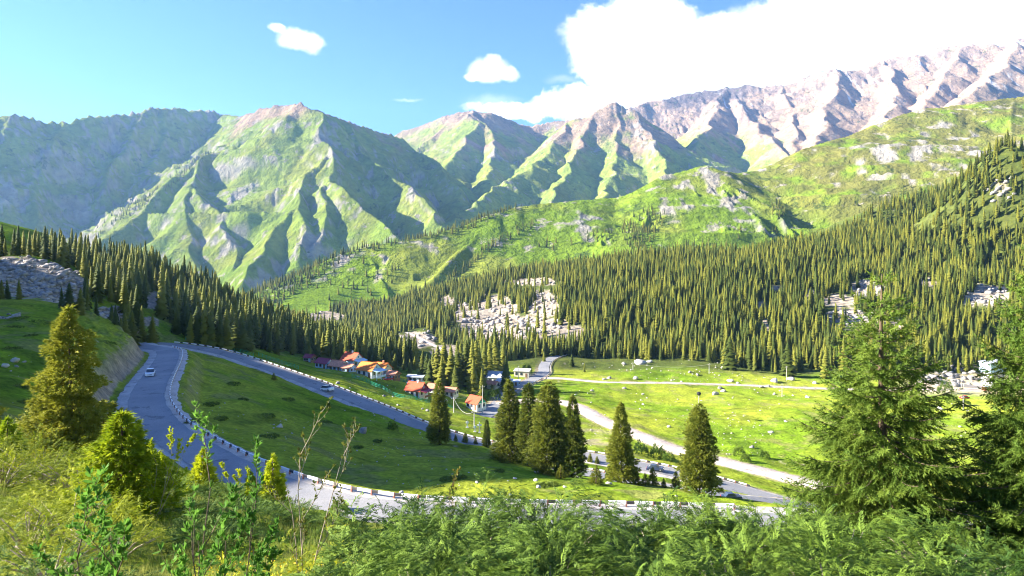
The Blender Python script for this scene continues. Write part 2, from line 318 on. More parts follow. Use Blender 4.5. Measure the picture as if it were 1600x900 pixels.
def road_carve(x, y, h):
    m = (y < 700) & (y > 30) & (np.abs(x) < 420)
    if not m.any(): return h, np.zeros_like(h) + 99
    xs = x[m]; ys = y[m]; hs = h[m].copy(); dm = np.full(xs.shape, 99.0)
    for (P, hw, sh, bl) in ROADS:
        Q = P[::3] if len(P) > 8 else P
        if not np.array_equal(Q[-1], P[-1]): Q = np.vstack([Q, P[-1:]])
        best = np.full(xs.shape, 1e9); bz = np.zeros(xs.shape)
        lo = Q.min(0) - 30; hi = Q.max(0) + 30
        k = np.nonzero((xs > lo[0]) & (xs < hi[0]) & (ys > lo[1]) & (ys < hi[1]))[0]
        if len(k) == 0: continue
        bx = xs[k]; by = ys[k]; bb = best[k]; zz = bz[k]
        for a, b in zip(Q[:-1], Q[1:]):
            d = b - a; L2 = d[0] ** 2 + d[1] ** 2
            t = np.clip(((bx - a[0]) * d[0] + (by - a[1]) * d[1]) / L2, 0, 1)
            D = (bx - a[0] - t * d[0]) ** 2 + (by - a[1] - t * d[1]) ** 2
            s = D < bb; bb[s] = D[s]; zz[s] = (a[2] + t * d[2])[s]
        dist = np.sqrt(bb)
        f = 1 - sstep(hw + sh, hw + sh + bl, dist)
        hs[k] = hs[k] * (1 - f) + (zz - .22) * f
        dm[k] = np.minimum(dm[k], dist - hw)
    h = h.copy(); h[m] = hs; D = np.full(h.shape, 99.0); D[m] = dm
    return h, D
def height(x, y, full=False):
    x = np.atleast_1d(np.asarray(x, float)); y = np.atleast_1d(np.asarray(y, float))
    shp = x.shape; x = x.ravel(); y = y.ravel()
    h = np.full(x.shape, -200.0); rd = np.full(x.shape, 99.0)
    nm = (y < 1450) & (np.abs(x) < 1800) & (y > -900)
    fm = (y > 900)
    nh = np.full(x.shape, -200.0)
    if nm.any():
        xs, ys = x[nm], y[nm]
        a = near_h(xs, ys)
        r = np.hypot(xs, ys)
        b = fbm(xs / 9, ys / 9, 3, 3) * .42 * sstep(4, 60, r) + fbm(xs / 40, ys / 40, 3, 9) * 1.1 * sstep(30, 200, r) + fbm(xs / 120, ys / 120, 3, 19) * 5 * sstep(330, 700, r)
        uu = 800 + xs / np.maximum(ys, 1) * FPX; cb = (uu > 135) & (uu < 222) & (ys > 92) & (ys < 205)
        if cb.any(): b[cb] += fbm(xs[cb] / 2.6, ys[cb] / 2.6, 3, 87) * .7
        a = a + b
        a, d = road_carve(xs, ys, a)
        nh[nm] = np.where((ys > 1000), a - (ys - 1000) * .5, a); rd[nm] = d
    fh = np.full(x.shape, -200.0)
    if fm.any():
        xs, ys = x[fm], y[fm]; f = far_h(xs, ys)
        rk = rock_mask(xs, ys); k = np.clip(ys / 2600, .45, 2.2)
        f = f + rk * ((ridged(xs / (38 * k), ys / (70 * k), 4, 41, .62) - .75) * 6.0 * k * sstep(1500, 2600, ys) + 3.0 * (ridged(xs / 26, ys / 40, 4, 41, .62) - .75) * sstep(2600, 1500, ys) + 5 * k * (ridged(xs / (90 * k), ys / (150 * k), 2, 43) - 1) * sstep(1500, 2600, ys))
        f = f + fbm(xs / (55 * k), ys / (55 * k), 3, 51) * 2.2 * k
        fh[fm] = f
    out = ~nm & ~fm
    h = np.maximum(nh, fh)
    if out.any():
        rr = np.hypot(x[out], y[out]); h[out] = 40 + (rr - 500) * .12 + 60 * fbm(x[out] / 500, y[out] / 500, 3, 77)
    if full: return h.reshape(shp), rd.reshape(shp)
    return h.reshape(shp)
def H(x, y): return float(height(np.array([x]), np.array([y]))[0])
_ts = np.concatenate([np.arange(3, 60, .5), np.arange(60, 500, 1.0), np.arange(500, 1300, 5.0), np.arange(1300, 8000, 20)])
def hit(u, v, y0=3.0, y1=9000):
    """first ground point met along the view through a photo pixel"""
    ys = _ts[(_ts >= y0) & (_ts <= y1)]
    xs = (u - 800) / FPX * ys; zs = (HV - v) / FPX * ys
    d = zs - height(xs, ys)
    i = np.nonzero(d <= 0)[0]
    if len(i) == 0: return None
    i = i[0]
    if i == 0: return np.array((xs[0], ys[0], zs[0] - d[0]))
    t = d[i - 1] / (d[i - 1] - d[i]); Y = ys[i - 1] + t * (ys[i] - ys[i - 1])
    X = (u - 800) / FPX * Y
    return np.array((X, Y, (HV - v) / FPX * Y))
# ------------------------------------------------------------------ helpers for objects
MATS = {}
def mat(name): return MATS[name]
def new_mat(name):
    m = bpy.data.materials.new(name); m.use_nodes = True; nt = m.node_tree; nt.nodes.clear(); MATS[name] = m
    out = nt.nodes.new('ShaderNodeOutputMaterial')
    return m, nt, nt.nodes, nt.links, out
def link_obj(name, me, parent=None, m=None):
    o = bpy.data.objects.new(name, me); COL.objects.link(o)
    if parent is not None: o.parent = parent
    if m is not None and me is not None and len(me.materials) == 0: me.materials.append(mat(m) if isinstance(m, str) else m)
    return o
def np_mesh(name, verts, faces, smooth=False, cols=None):
    """verts (n,3), faces (m,3) or (m,4)"""
    verts = np.ascontiguousarray(verts, np.float32); faces = np.ascontiguousarray(faces, np.int32)
    me = bpy.data.meshes.new(name)
    me.vertices.add(len(verts)); me.vertices.foreach_set('co', verts.ravel())
    k = faces.shape[1]
    me.loops.add(faces.size); me.loops.foreach_set('vertex_index', faces.ravel())
    me.polygons.add(len(faces)); me.polygons.foreach_set('loop_start', np.arange(0, faces.size, k, dtype=np.int32))
    if smooth: me.polygons.foreach_set('use_smooth', np.ones(len(faces), bool))
    if cols is not None:
        a = me.color_attributes.new('Col', 'FLOAT_COLOR', 'POINT')
        c = np.ones((len(verts), 4), np.float32); c[:, :3] = cols; a.data.foreach_set('color', c.ravel())
    me.update(); me.validate(); return me
def tag(o, label=None, cat=None, group=None, kind=None):
    if label: o['label'] = label
    if cat: o['category'] = cat
    if group: o['group'] = group
    if kind: o['kind'] = kind
    return o
def empty(name, loc, rz=0.0, s=1.0):
    o = bpy.data.objects.new(name, None); COL.objects.link(o)
    o.location = loc; o.rotation_euler = (0, 0, rz); o.scale = (s, s, s); o.empty_display_size = .5
    return o
def mixn(N, L, typ, fac, a, b):
    m = N.new('ShaderNodeMix'); m.data_type = 'RGBA'; m.blend_type = typ
    for s, v in (('Factor', fac), ('A', a), ('B', b)):
        if isinstance(v, (int, float, tuple)): m.inputs[s].default_value = v
        else: L.new(v, m.inputs[s])
    return m.outputs['Result']
def noise(N, L, vec, scale, detail=4, rough=.55, w=None):
    n = N.new('ShaderNodeTexNoise'); n.inputs['Scale'].default_value = scale; n.inputs['Detail'].default_value = detail; n.inputs['Roughness'].default_value = rough
    if vec is not None: L.new(vec, n.inputs['Vector'])
    return n
def ramp(N, L, fac, stops):
    r = N.new('ShaderNodeValToRGB'); L.new(fac, r.inputs[0]); e = r.color_ramp.elements
    while len(e) < len(stops): e.new(0.5)
    for el, (p, c) in zip(e, stops): el.position = p; el.color = c if len(c) == 4 else (*c, 1)
    return r.outputs[0]

# ------------------------------------------------------------------ ground materials
def mat_ground(name, s1, s2, bump, bdist, lo=.45, hi=1.6, speck=0):
    m, nt, N, L, out = new_mat(name)
    at = N.new('ShaderNodeAttribute'); at.attribute_name = 'Col'
    g = N.new('ShaderNodeNewGeometry')
    n1 = noise(N, L, g.outputs['Position'], s1, 6, .65); n2 = noise(N, L, g.outputs['Position'], s2, 4, .6)
    v1 = ramp(N, L, n1.outputs['Fac'], [(.25, (lo, lo, lo * 1.04)), (.5, (1, 1, 1)), (.78, (hi, hi * .97, hi * .88))])
    v2 = ramp(N, L, n2.outputs['Fac'], [(.3, (.72, .76, .8)), (.7, (1.25, 1.2, 1.1))])
    c = mixn(N, L, 'MULTIPLY', 1.0, at.outputs['Color'], v1); c = mixn(N, L, 'MULTIPLY', 1.0, c, v2)
    if speck:
        sp = noise(N, L, g.outputs['Position'], speck, 9, .72); k = ramp(N, L, sp.outputs['Fac'], [(.585, (0, 0, 0)), (.625, (.8, .8, .8))])
        c = mixn(N, L, 'MIX', k, c, (.36, .31, .26, 1))
        k2 = ramp(N, L, sp.outputs['Fac'], [(.36, (.75, .75, .75)), (.41, (0, 0, 0))]); c = mixn(N, L, 'MIX', k2, c, (.05, .085, .025, 1))
    b = N.new('ShaderNodeBump'); b.inputs['Strength'].default_value = bump; b.inputs['Distance'].default_value = bdist
    L.new(n1.outputs['Fac'], b.inputs['Height'])
    d = N.new('ShaderNodeBsdfDiffuse'); L.new(c, d.inputs[0]); d.inputs[1].default_value = 0.6; L.new(b.outputs[0], d.inputs['Normal'])
    L.new(d.outputs[0], out.inputs[0])
    return m
mat_ground('ground_near', 1.1, .16, 1.0, .55, .48, 1.6)
mat_ground('ground_mid', .25, .05, .5, 2.0)
mat_ground('ground_far', .030, .006, 1.0, 26.0, .68, 1.35, .011)

# ------------------------------------------------------------------ the land, one sheet cut into three pieces
def lerp(a, b, t): return a + (b - a) * t[..., None]
C_GRASS = np.array((.16, .255, .020)); C_GRASS2 = np.array((.27, .31, .036)); C_DRY = np.array((.24, .22, .085)); C_DARK = np.array((.035, .06, .015))
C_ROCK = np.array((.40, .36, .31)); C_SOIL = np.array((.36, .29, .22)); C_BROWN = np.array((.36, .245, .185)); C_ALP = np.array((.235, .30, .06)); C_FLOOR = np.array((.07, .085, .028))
# bare stone patches: column, row, radii, depth range
PATCH = [(50,432,85,34,205,262),(95,448,50,25,205,262),(170,492,22,10,205,330),(250,470,30,14,250,360),(235,503,14,8,205,300),
 (740,492,34,18,430,900),(775,480,34,17,430,950),(800,512,92,20,420,900),(865,518,52,12,420,900),(850,476,24,22,430,900),(765,520,45,12,420,900),(835,440,48,6,500,1100),(700,470,14,8,500,1100),
 (1330,498,40,15,380,800),(1355,448,28,12,380,900),(1310,470,25,10,380,900),(1545,462,36,16,380,900),(1520,470,14,9,380,900),(1195,508,9,10,380,800),(1265,460,9,8,380,800),(1215,450,10,5,380,900),(1190,475,8,6,380,900),(1450,440,16,8,380,900),
 (500,494,45,8,400,1100),(1395,512,18,12,380,800),(1565,300,16,9,500,1200),(1540,318,14,6,500,1200),(650,532,30,12,420,700),(700,548,26,9,420,700)]
def land_colour(X, Y, Z, nz, rd):
    u = 800 + X / np.maximum(Y, 1) * FPX; v = HV - Z / np.maximum(Y, 1) * FPX
    n1 = fbm(X / 14, Y / 14, 4, 101); n2 = fbm(X / 55, Y / 55, 3, 103); n3 = fbm(X / 3.2, Y / 3.2, 2, 107)
    r = np.hypot(X, Y)
    c = lerp(C_GRASS, C_GRASS2, sstep(-.5, .6, n2 + .4 * n1))
    c = lerp(c, C_DARK, sstep(.25, .6, n1 - .3 * n2) * .45)
    c = lerp(c, C_DRY, sstep(.25, .7, -n1 + .45 * n3) * .6)
    # steep cut banks and road verges show soil
    soil = sstep(.87, .76, nz + .05 * n3) * (r < 450) * sstep(9, 4, rd) * np.where(u < 226, 1, .25)
    soil = np.maximum(soil, sstep(2.5, .6, rd + n3 * .8))
    c = lerp(c, C_SOIL * (1 + .25 * n3[..., None]), np.clip(soil, 0, 1))
    # the bare strip beside the right hand works
    k = sstep(1380, 1450, u) * sstep(560, 575, v) * sstep(622, 608, v) * (Y > 330) * (Y < 440); c = lerp(c, C_SOIL * 1.25, k * .9)
    k = sstep(1000, 930, u) * sstep(655, 670, v) * (Y > 190) * (Y < 330) * (u > 860) * sstep(-.1, .4, n1); c = lerp(c, C_SOIL, k * .6)
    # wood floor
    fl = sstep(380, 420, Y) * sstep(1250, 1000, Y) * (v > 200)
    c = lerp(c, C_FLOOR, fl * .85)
    # patches of bare stone
    pm = np.zeros(X.shape)
    for (pu, pv, a, b, y0, y1) in PATCH:
        k = (np.abs(u - pu) < 2 * a) & (np.abs(v - pv) < 2 * b) & (Y > y0) & (Y < y1)
        if k.any(): pm[k] = np.maximum(pm[k], 1.25 - ((u[k] - pu) / a) ** 2 * .75 - ((v[k] - pv) / b) ** 2 * .75)
    pm = sstep(.35, .6, pm + n1 * .35 + n3 * .2)
    c = lerp(c, C_ROCK * np.array((.84, .78, .72)) * (1 + .45 * n3[..., None]), pm)
    # far land
    far = Y > 1100
    if far.any():
        Xf, Yf, Zf, nf = X[far], Y[far], Z[far], nz[far]
        a = fbm(Xf / 260, Yf / 260, 4, 131); b = fbm(Xf / 70, Yf / 70, 3, 133)
        cf = lerp(C_GRASS * np.array((1.05, 1.0, 1.2)), C_ALP, sstep(2000, 3200, Yf))
        cf = lerp(cf, C_ALP * np.array((1.15, .92, .9)), sstep(-.2, .5, a + .3 * b) * .6)
        # right part of the green ridge is duller
        cf = lerp(cf, np.array((.17, .17, .045)), sstep(480, 800, Xf) * sstep(2300, 2150, Yf) * sstep(-.6, .3, b + .2))
        top = np.where(Yf > 5000, 880, 640); top = top - 260 * sstep(1200, 2600, Xf) + 330 * sstep(-1650, -2000, Xf)
        br = sstep(-70, 110, Zf - top + 140 * a + 60 * b)
        br = br * (Yf > 2600)
        cf = lerp(cf, C_BROWN, br * .92)
        sc = sstep(.3, .55, ridged(Xf / 300 + Yf / 900, Yf / 1400, 2, 141) - 1.15 + .2 * b) * sstep(2500, 3500, Yf)
        cf = lerp(cf, np.array((.38, .30, .24)), sc * .6)
        rk = np.maximum(rock_mask(Xf, Yf) * .95, sstep(.60, .46, nf) * .9 * (Yf > 2400))
        rc = lerp(C_ROCK, np.array((.34, .25, .20)), sstep(4800, 5600, Yf))
        cf = lerp(cf, rc * (.9 + .25 * b[..., None]), rk)
        sn = sstep(.58, .70, fbm(Xf / 70 - Yf / 700, Yf / 1100, 3, 151) + .10 * b) * sstep(1000, 1300, Zf) * (Xf > 1900)
        cf = lerp(cf, np.array((.8, .82, .85)), sn * .8)
        # cloud shadow painted as a dark band under the crest between the far peaks
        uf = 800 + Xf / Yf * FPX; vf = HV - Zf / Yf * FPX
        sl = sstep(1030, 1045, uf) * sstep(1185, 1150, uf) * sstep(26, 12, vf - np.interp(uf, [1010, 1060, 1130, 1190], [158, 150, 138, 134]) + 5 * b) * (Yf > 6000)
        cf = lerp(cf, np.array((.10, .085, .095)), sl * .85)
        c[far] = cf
    return c
def build_land():
    dense = R(38.2)
    a0 = np.linspace(-dense, dense, 850)
    ext = R(38.2) + np.cumsum(np.geomspace(R(.12), R(9), 46)); ext = ext[ext < R(176)]
    az = np.concatenate([-ext[::-1], a0, ext])
    rows = np.concatenate([np.geomspace(1.0, 30, 40)[:-1], np.linspace(30, 150, 150)[:-1], np.linspace(150, 300, 112)[:-1], np.geomspace(300, 560, 70)[:-1],
                           np.geomspace(560, 1300, 90)[:-1], np.geomspace(1300, 7600, 350)[:-1], np.geomspace(7600, 11500, 8)])
    A, RR = np.meshgrid(az, rows)
    X = np.sin(A) * RR; Y = np.cos(A) * RR
    Z, rd = height(X, Y, True)
    far = RR > 9000; Z[far] = np.minimum(Z[far], 500)
    # normals
    P = np.stack([X, Y, Z], -1)
    t1 = np.gradient(P, axis=0); t2 = np.gradient(P, axis=1); nn = np.cross(t2, t1); nz = np.abs(nn[..., 2]) / (np.linalg.norm(nn, axis=-1) + 1e-9)
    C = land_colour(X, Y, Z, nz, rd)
    nc = len(az); cuts = [0, int(np.searchsorted(rows, 558)), int(np.searchsorted(rows, 1299)), len(rows) - 1]
    for i, (nm, mt) in enumerate([('grassy_hillside', 'ground_near'), ('wooded_hillside', 'ground_mid'), ('mountains', 'ground_far')]):
        a, b = cuts[i], cuts[i + 1]
        V = P[a:b + 1].reshape(-1, 3); CC = C[a:b + 1].reshape(-1, 3)
        q = np.arange((b - a) * nc).reshape(b - a, nc)[:, :-1].ravel()
        F = np.stack([q, q + nc, q + nc + 1, q + 1], 1)[:, ::-1]
        # close the seam behind the camera
        q = np.arange(b - a) * nc; F2 = np.stack([q + nc - 1, q + 2 * nc - 1, q + nc, q], 1)[:, ::-1]
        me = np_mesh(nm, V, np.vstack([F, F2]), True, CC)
        tag(link_obj(nm, me, None, mt), kind='structure')
build_land()
# ------------------------------------------------------------------ road surfaces
def mat_road(name, c1, c2, s1, s2):
    m, nt, N, L, out = new_mat(name)
    g = N.new('ShaderNodeNewGeometry')
    n1 = noise(N, L, g.outputs['Position'], s1, 5, .6); n2 = noise(N, L, g.outputs['Position'], s2, 3, .6)
    c = ramp(N, L, n2.outputs['Fac'], [(.35, c1), (.65, c2)])
    v = ramp(N, L, n1.outputs['Fac'], [(.3, (.8, .8, .8)), (.7, (1.2, 1.2, 1.2))])
    c = mixn(N, L, 'MULTIPLY', 1.0, c, v)
    n3 = noise(N, L, g.outputs['Position'], .35, 6, .7); v3 = ramp(N, L, n3.outputs['Fac'], [(.38, (.62, .62, .64)), (.42, (1, 1, 1)), (.62, (1.0, 1.0, 1.0)), (.70, (1.25, 1.2, 1.15))]); c = mixn(N, L, 'MULTIPLY', 1.0, c, v3)
    b = N.new('ShaderNodeBump'); b.inputs['Strength'].default_value = .4; b.inputs['Distance'].default_value = .06; L.new(n1.outputs['Fac'], b.inputs['Height'])
    p = N.new('ShaderNodeBsdfPrincipled'); L.new(c, p.inputs['Base Color']); p.inputs['Roughness'].default_value = .8; p.inputs['Specular IOR Level'].default_value = .25
    L.new(b.outputs[0], p.inputs['Normal']); L.new(p.outputs[0], out.inputs[0]); return m
mat_road('asphalt', (.20, .20, .205), (.27, .26, .25), 6, .12)
mat_road('gravel', (.34, .31, .28), (.48, .43, .38), 3, .3)
mat_road('dirt', (.40, .33, .27), (.55, .46, .38), 2, .25)
def offsets(P, off):
    d = np.gradient(P[:, :2], axis=0); d /= np.linalg.norm(d, axis=1)[:, None] + 1e-9
    n = np.stack([d[:, 1], -d[:, 0]], 1)           # to the right of the direction of travel
    Q = P.copy(); off = np.asarray(off)
    Q[:, :2] += n * (off[:, None] if off.ndim else off)
    return Q
def ribbon(name, P, prof, m, edge=0.0, seed=0):
    """prof: list of (offset, dz); the outer edges wander by edge metres"""
    rows = []
    arc = np.concatenate([[0], np.cumsum(np.linalg.norm(np.diff(P, axis=0), axis=1))])
    for o, dz in prof:
        w = edge * fbm(arc / 5, arc * 0 + seed + (o > 0) * 9, 3, seed) if abs(o) == max(abs(q[0]) for q in prof) or edge > .05 else 0
        Q = offsets(P, o + (w if np.ndim(w) else np.zeros(len(P)))); Q[:, 2] += dz; rows.append(Q)
    V = np.stack(rows, 1); n, k = V.shape[:2]
    q = (np.arange(n - 1)[:, None] * k + np.arange(k - 1)[None]).ravel()
    F = np.stack([q, q + 1, q + k + 1, q + k], 1)
    o = link_obj(name, np_mesh(name, V.reshape(-1, 3), F, True), None, m); tag(o, kind='structure'); return o
ribbon('road', ROAD_A, [(-2.9, 0), (-1, .03), (1, .03), (2.9, 0)], 'asphalt', .22, 1)
ribbon('road', ROAD_B, [(-2.9, 0), (-1, .03), (1, .03), (2.9, 0)], 'asphalt', .2, 2)
ribbon('road', ROAD_C, [(-2.9, .012), (-1, .042), (1, .042), (2.9, .012)], 'asphalt', .2, 3)
ribbon('road', ROAD_D, [(-3.2, 0), (-1, .03), (1, .03), (3.2, 0)], 'asphalt', .3, 4)
ribbon('road', ROAD_G, [(-2.2, 0), (0, .03), (2.2, 0)], 'gravel', .3, 5)
ribbon('gravel_verge', ROAD_A, [(-5.4, -.5), (-4.9, -.12), (-2.5, -.05), (2.5, -.05), (4.6, -.12), (5.2, -.5)], 'gravel', .55, 6)
ribbon('gravel_verge', ROAD_B, [(-4.6, -.45), (-3.9, -.1), (-2.5, -.05), (2.5, -.05), (4.6, -.12), (5.2, -.5)], 'gravel', .45, 7)
ribbon('gravel_verge', ROAD_C, [(-4.2, -.45), (-3.6, -.09), (0, -.04), (3.6, -.09), (4.2, -.45)], 'gravel', .45, 8)
ribbon('dirt_track', ROAD_E, [(-3.8, -.4), (-3.0, -.02), (0, .03), (3.0, -.02), (3.8, -.4)], 'dirt', .7, 9)
ribbon('dirt_track', ROAD_F, [(-1.9, -.4), (-1.3, -.02), (0, .02), (1.3, -.02), (1.9, -.4)], 'dirt', .3, 10)

# ------------------------------------------------------------------ plain materials
def plain(name, col, rough=.7, metal=0, var=.12, scale=3.0, spec=.4, bump=0):
    m, nt, N, L, out = new_mat(name)
    g = N.new('ShaderNodeTexCoord'); n = noise(N, L, g.outputs['Object'], scale, 4, .6)
    v = ramp(N, L, n.outputs['Fac'], [(.3, (1 - var,) * 3), (.7, (1 + var,) * 3)])
    c = mixn(N, L, 'MULTIPLY', 1.0, (*col, 1), v)
    p = N.new('ShaderNodeBsdfPrincipled'); L.new(c, p.inputs['Base Color']); p.inputs['Roughness'].default_value = rough; p.inputs['Metallic'].default_value = metal
    p.inputs['Specular IOR Level'].default_value = spec
    if bump:
        b = N.new('ShaderNodeBump'); b.inputs['Strength'].default_value = bump; b.inputs['Distance'].default_value = .1; L.new(n.outputs['Fac'], b.inputs['Height']); L.new(b.outputs[0], p.inputs['Normal'])
    L.new(p.outputs[0], out.inputs[0]); return m
plain('rail_white', (.80, .79, .76), .6, var=.15, scale=2)
plain('rail_dark', (.045, .042, .045), .6, var=.2, scale=2)
plain('rail_post', (.36, .15, .11), .7, var=.25)
plain('wood_grey', (.30, .26, .22), .85, var=.25)
plain('wood_brown', (.20, .11, .06), .8, var=.25)
plain('concrete', (.46, .44, .41), .85, var=.2)
plain('metal_grey', (.35, .37, .40), .45, .6)
plain('black', (.02, .02, .022), .5)
plain('white_wall', (.74, .74, .72), .8, var=.06)
plain('cream_wall', (.62, .56, .45), .8, var=.08)
plain('blue_wall', (.42, .58, .72), .7, var=.06)
plain('pink_wall', (.58, .36, .33), .8)
plain('green_paint', (.02, .34, .20), .6, var=.15)
plain('roof_orange', (.72, .20, .028), .75, var=.2, scale=1.5)
plain('roof_red', (.50, .085, .03), .75, var=.2, scale=1.5)
plain('roof_salmon', (.58, .24, .14), .8, var=.2, scale=1.5)
plain('roof_maroon', (.26, .035, .07), .7, var=.15)
plain('roof_grey', (.42, .44, .47), .6, var=.15)
plain('window_glass', (.04, .055, .08), .12, spec=.6)
plain('car_white', (.80, .81, .83), .25, var=.02)
plain('car_dark', (.03, .045, .09), .25, var=.02)
plain('car_red', (.45, .02, .02), .3, var=.02)
plain('tyre', (.02, .02, .02), .8)
plain('lamp_red', (.5, .02, .02), .4)
plain('rock', (.27, .25, .225), .9, var=.6, scale=.55, bump=.6)
plain('rock_pale', (.42, .39, .35), .9, var=.25, scale=1.2, bump=.5)
plain('bark', (.11, .075, .05), .95, var=.35, scale=6)
plain('bark_pale', (.34, .27, .20), .85, var=.3, scale=9)

def box_vf(sx, sy, sz, cz=0.0, cx=0.0, cy=0.0):
    v = np.array([(x, y, z) for z in (0, 1) for x, y in ((0, 0), (1, 0), (1, 1), (0, 1))], float) - (.5, .5, 0)
    v = v * (sx, sy, sz) + (cx, cy, cz)
    f = [(0, 3, 2, 1), (4, 5, 6, 7), (0, 1, 5, 4), (1, 2, 6, 5), (2, 3, 7, 6), (3, 0, 4, 7)]
    return v, f
class MB:
    """collects shapes for ONE mesh"""
    def __init__(s): s.v = []; s.f = []; s.n = 0
    def add(s, v, f, M=None):
        v = np.asarray(v, float)
        if M is not None: v = v @ np.array(M.to_3x3()).T + np.array(M.to_translation())
        s.v.append(v); s.f += [tuple(i + s.n for i in q) for q in f]; s.n += len(v); return s
    def box(s, sx, sy, sz, x=0, y=0, z=0, rz=0):
        v, f = box_vf(sx, sy, sz)
        if rz: c, t = math.cos(rz), math.sin(rz); v = v @ np.array([[c, t, 0], [-t, c, 0], [0, 0, 1]])
        return s.add(v + (x, y, z), f)
    def tube(s, pts, rad, n=6):
        pts = [Vector(p) for p in pts]; rad = list(rad) if np.ndim(rad) else [rad] * len(pts); V = []; F = []
        up = Vector((0.13, .31, 1)).normalized()
        for i, p in enumerate(pts):
            d = (pts[min(i + 1, len(pts) - 1)] - pts[max(i - 1, 0)]).normalized()
            a = d.cross(up if abs(d.dot(up)) < .95 else Vector((1, 0, 0))).normalized(); b = d.cross(a)
            for k in range(n):
                t = 2 * math.pi * k / n; V.append(p + (a * math.cos(t) + b * math.sin(t)) * rad[i])
        for i in range(len(pts) - 1):
            for k in range(n): F.append((i * n + k, i * n + (k + 1) % n, (i + 1) * n + (k + 1) % n, (i + 1) * n + k))
        F.append(tuple(range(n))[::-1]); F.append(tuple((len(pts) - 1) * n + k for k in range(n)))
        return s.add([tuple(v) for v in V], F)
    def mesh(s, name, smooth=False):
        me = bpy.data.meshes.new(name); me.from_pydata([tuple(x) for x in np.vstack(s.v)], [], s.f)
        if smooth: me.polygons.foreach_set('use_smooth', [True] * len(me.polygons))
        me.update(); return me
    def obj(s, name, m, parent=None, smooth=False): return link_obj(name, s.mesh(name, smooth), parent, m)
def bevelled(sx, sy, sz, b=.03):
    v = []
    for z, k in ((0, b), (b, 0), (sz - b, 0), (sz, b)):
        for x, y in ((-1, -1), (1, -1), (1, 1), (-1, 1)): v.append((x * (sx / 2 - k), y * (sy / 2 - k), z))
    f = [(3, 2, 1, 0), (12, 13, 14, 15)]
    for i in range(3):
        for k in range(4): f.append((i * 4 + k, i * 4 + (k + 1) % 4, i * 4 + 4 + (k + 1) % 4, i * 4 + 4 + k))
    return v, f
# ------------------------------------------------------------------ guard rails: white and dark beams on rusty posts
def guardrail(P, off, label, i0, i1, lw=1.9, ld=.85, hgt=.62, bh=.34, post=True):
    Q = offsets(P, off)[i0:i1]
    arc = np.concatenate([[0], np.cumsum(np.linalg.norm(np.diff(Q, axis=0), axis=1))])
    at = lambda s: np.array([np.interp(s, arc, Q[:, k]) for k in range(3)])
    root = empty('guardrail', tuple(Q[0])); o0 = Vector(Q[0])
    tag(root, label, 'guardrail', 'guardrails beside the mountain road')
    mw = MB().add(*bevelled(lw - .03, .16, bh)).mesh('panel'); mw.materials.append(mat('rail_white'))
    mdk = MB().add(*bevelled(ld - .03, .13, bh - .02)).mesh('panel'); mdk.materials.append(mat('rail_dark'))
    mp = MB().add(*bevelled(.16, .16, hgt + .3, .015)).mesh('post'); mp.materials.append(mat('rail_post'))
    s = 0; white = True; rr = random.Random(len(Q))
    while s < arc[-1] - 2:
        l = lw if white else ld
        a, b = at(s), at(s + l); m = (a + b) / 2; d = b - a
        o = bpy.data.objects.new('panel', mw if white else mdk); COL.objects.link(o); o.parent = root
        o.location = (m[0] - o0.x, m[1] - o0.y, m[2] - o0.z + hgt - bh - .1); o.rotation_euler = (rr.uniform(-.03, .03), -math.atan2(d[2], math.hypot(d[0], d[1])), math.atan2(d[1], d[0]))
        if post and white:
            p = bpy.data.objects.new('post', mp); COL.objects.link(p); p.parent = root
            p.location = (b[0] - o0.x, b[1] - o0.y, b[2] - o0.z - .42); p.rotation_euler = (0, 0, math.atan2(d[1], d[0]))
        s += l; white = not white
    return root
def idx(P, u): return int(np.argmin(np.abs(800 + P[:, 0] / P[:, 1] * FPX - u)))
# road A: travelling towards the camera the meadow lies on the left (negative offset)
_iA = 14
guardrail(ROAD_A, -3.75, 'long black and white guardrail on rusty posts round the near bend of the road', _iA, idx(ROAD_A, 1190))
guardrail(ROAD_B, -3.7, 'black and white guardrail on the valley side of the lower road past the white car', idx(ROAD_B[10:], 245) + 10, idx(ROAD_B, 1190))
guardrail(ROAD_C, -3.4, 'short white guardrail between the two roads below the meadow edge', 4, idx(ROAD_C, 1010))
guardrail(ROAD_D, 4.0, 'short guardrail along the bend of the road behind the village', idx(ROAD_D[:60], 800), len(ROAD_D) - 8, 1.9, 1.2)
# ------------------------------------------------------------------ foliage
def mat_leaf(name, c1, c2, trans=.35, rough=.7, scale=.8, tv=.3):
    m, nt, N, L, out = new_mat(name)
    oi = N.new('ShaderNodeObjectInfo'); g = N.new('ShaderNodeNewGeometry')
    n = noise(N, L, g.outputs['Position'], scale, 3, .6)
    a = N.new('ShaderNodeMath'); a.operation = 'MULTIPLY_ADD'; L.new(oi.outputs['Random'], a.inputs[0]); a.inputs[1].default_value = tv; L.new(n.outputs['Fac'], a.inputs[2])
    b = N.new('ShaderNodeMath'); b.operation = 'SUBTRACT'; L.new(a.outputs[0], b.inputs[0]); b.inputs[1].default_value = tv / 2
    c = ramp(N, L, b.outputs[0], [(.34, c1), (.66, c2)])
    d = N.new('ShaderNodeBsdfPrincipled'); L.new(c, d.inputs['Base Color']); d.inputs['Roughness'].default_value = rough; d.inputs['Specular IOR Level'].default_value = .18
    t = N.new('ShaderNodeBsdfTranslucent'); L.new(c, t.inputs[0])
    x = N.new('ShaderNodeMixShader'); x.inputs[0].default_value = trans; L.new(d.outputs[0], x.inputs[1]); L.new(t.outputs[0], x.inputs[2]); L.new(x.outputs[0], out.inputs[0])
    return m
mat_leaf('needles_forest', (.072, .098, .016), (.20, .205, .026), .25, scale=.12, tv=.75)
mat_leaf('needles_mid', (.095, .13, .018), (.25, .27, .032), .25, scale=.9)
mat_leaf('needles_near', (.095, .16, .022), (.20, .27, .035), .3, scale=2.0)
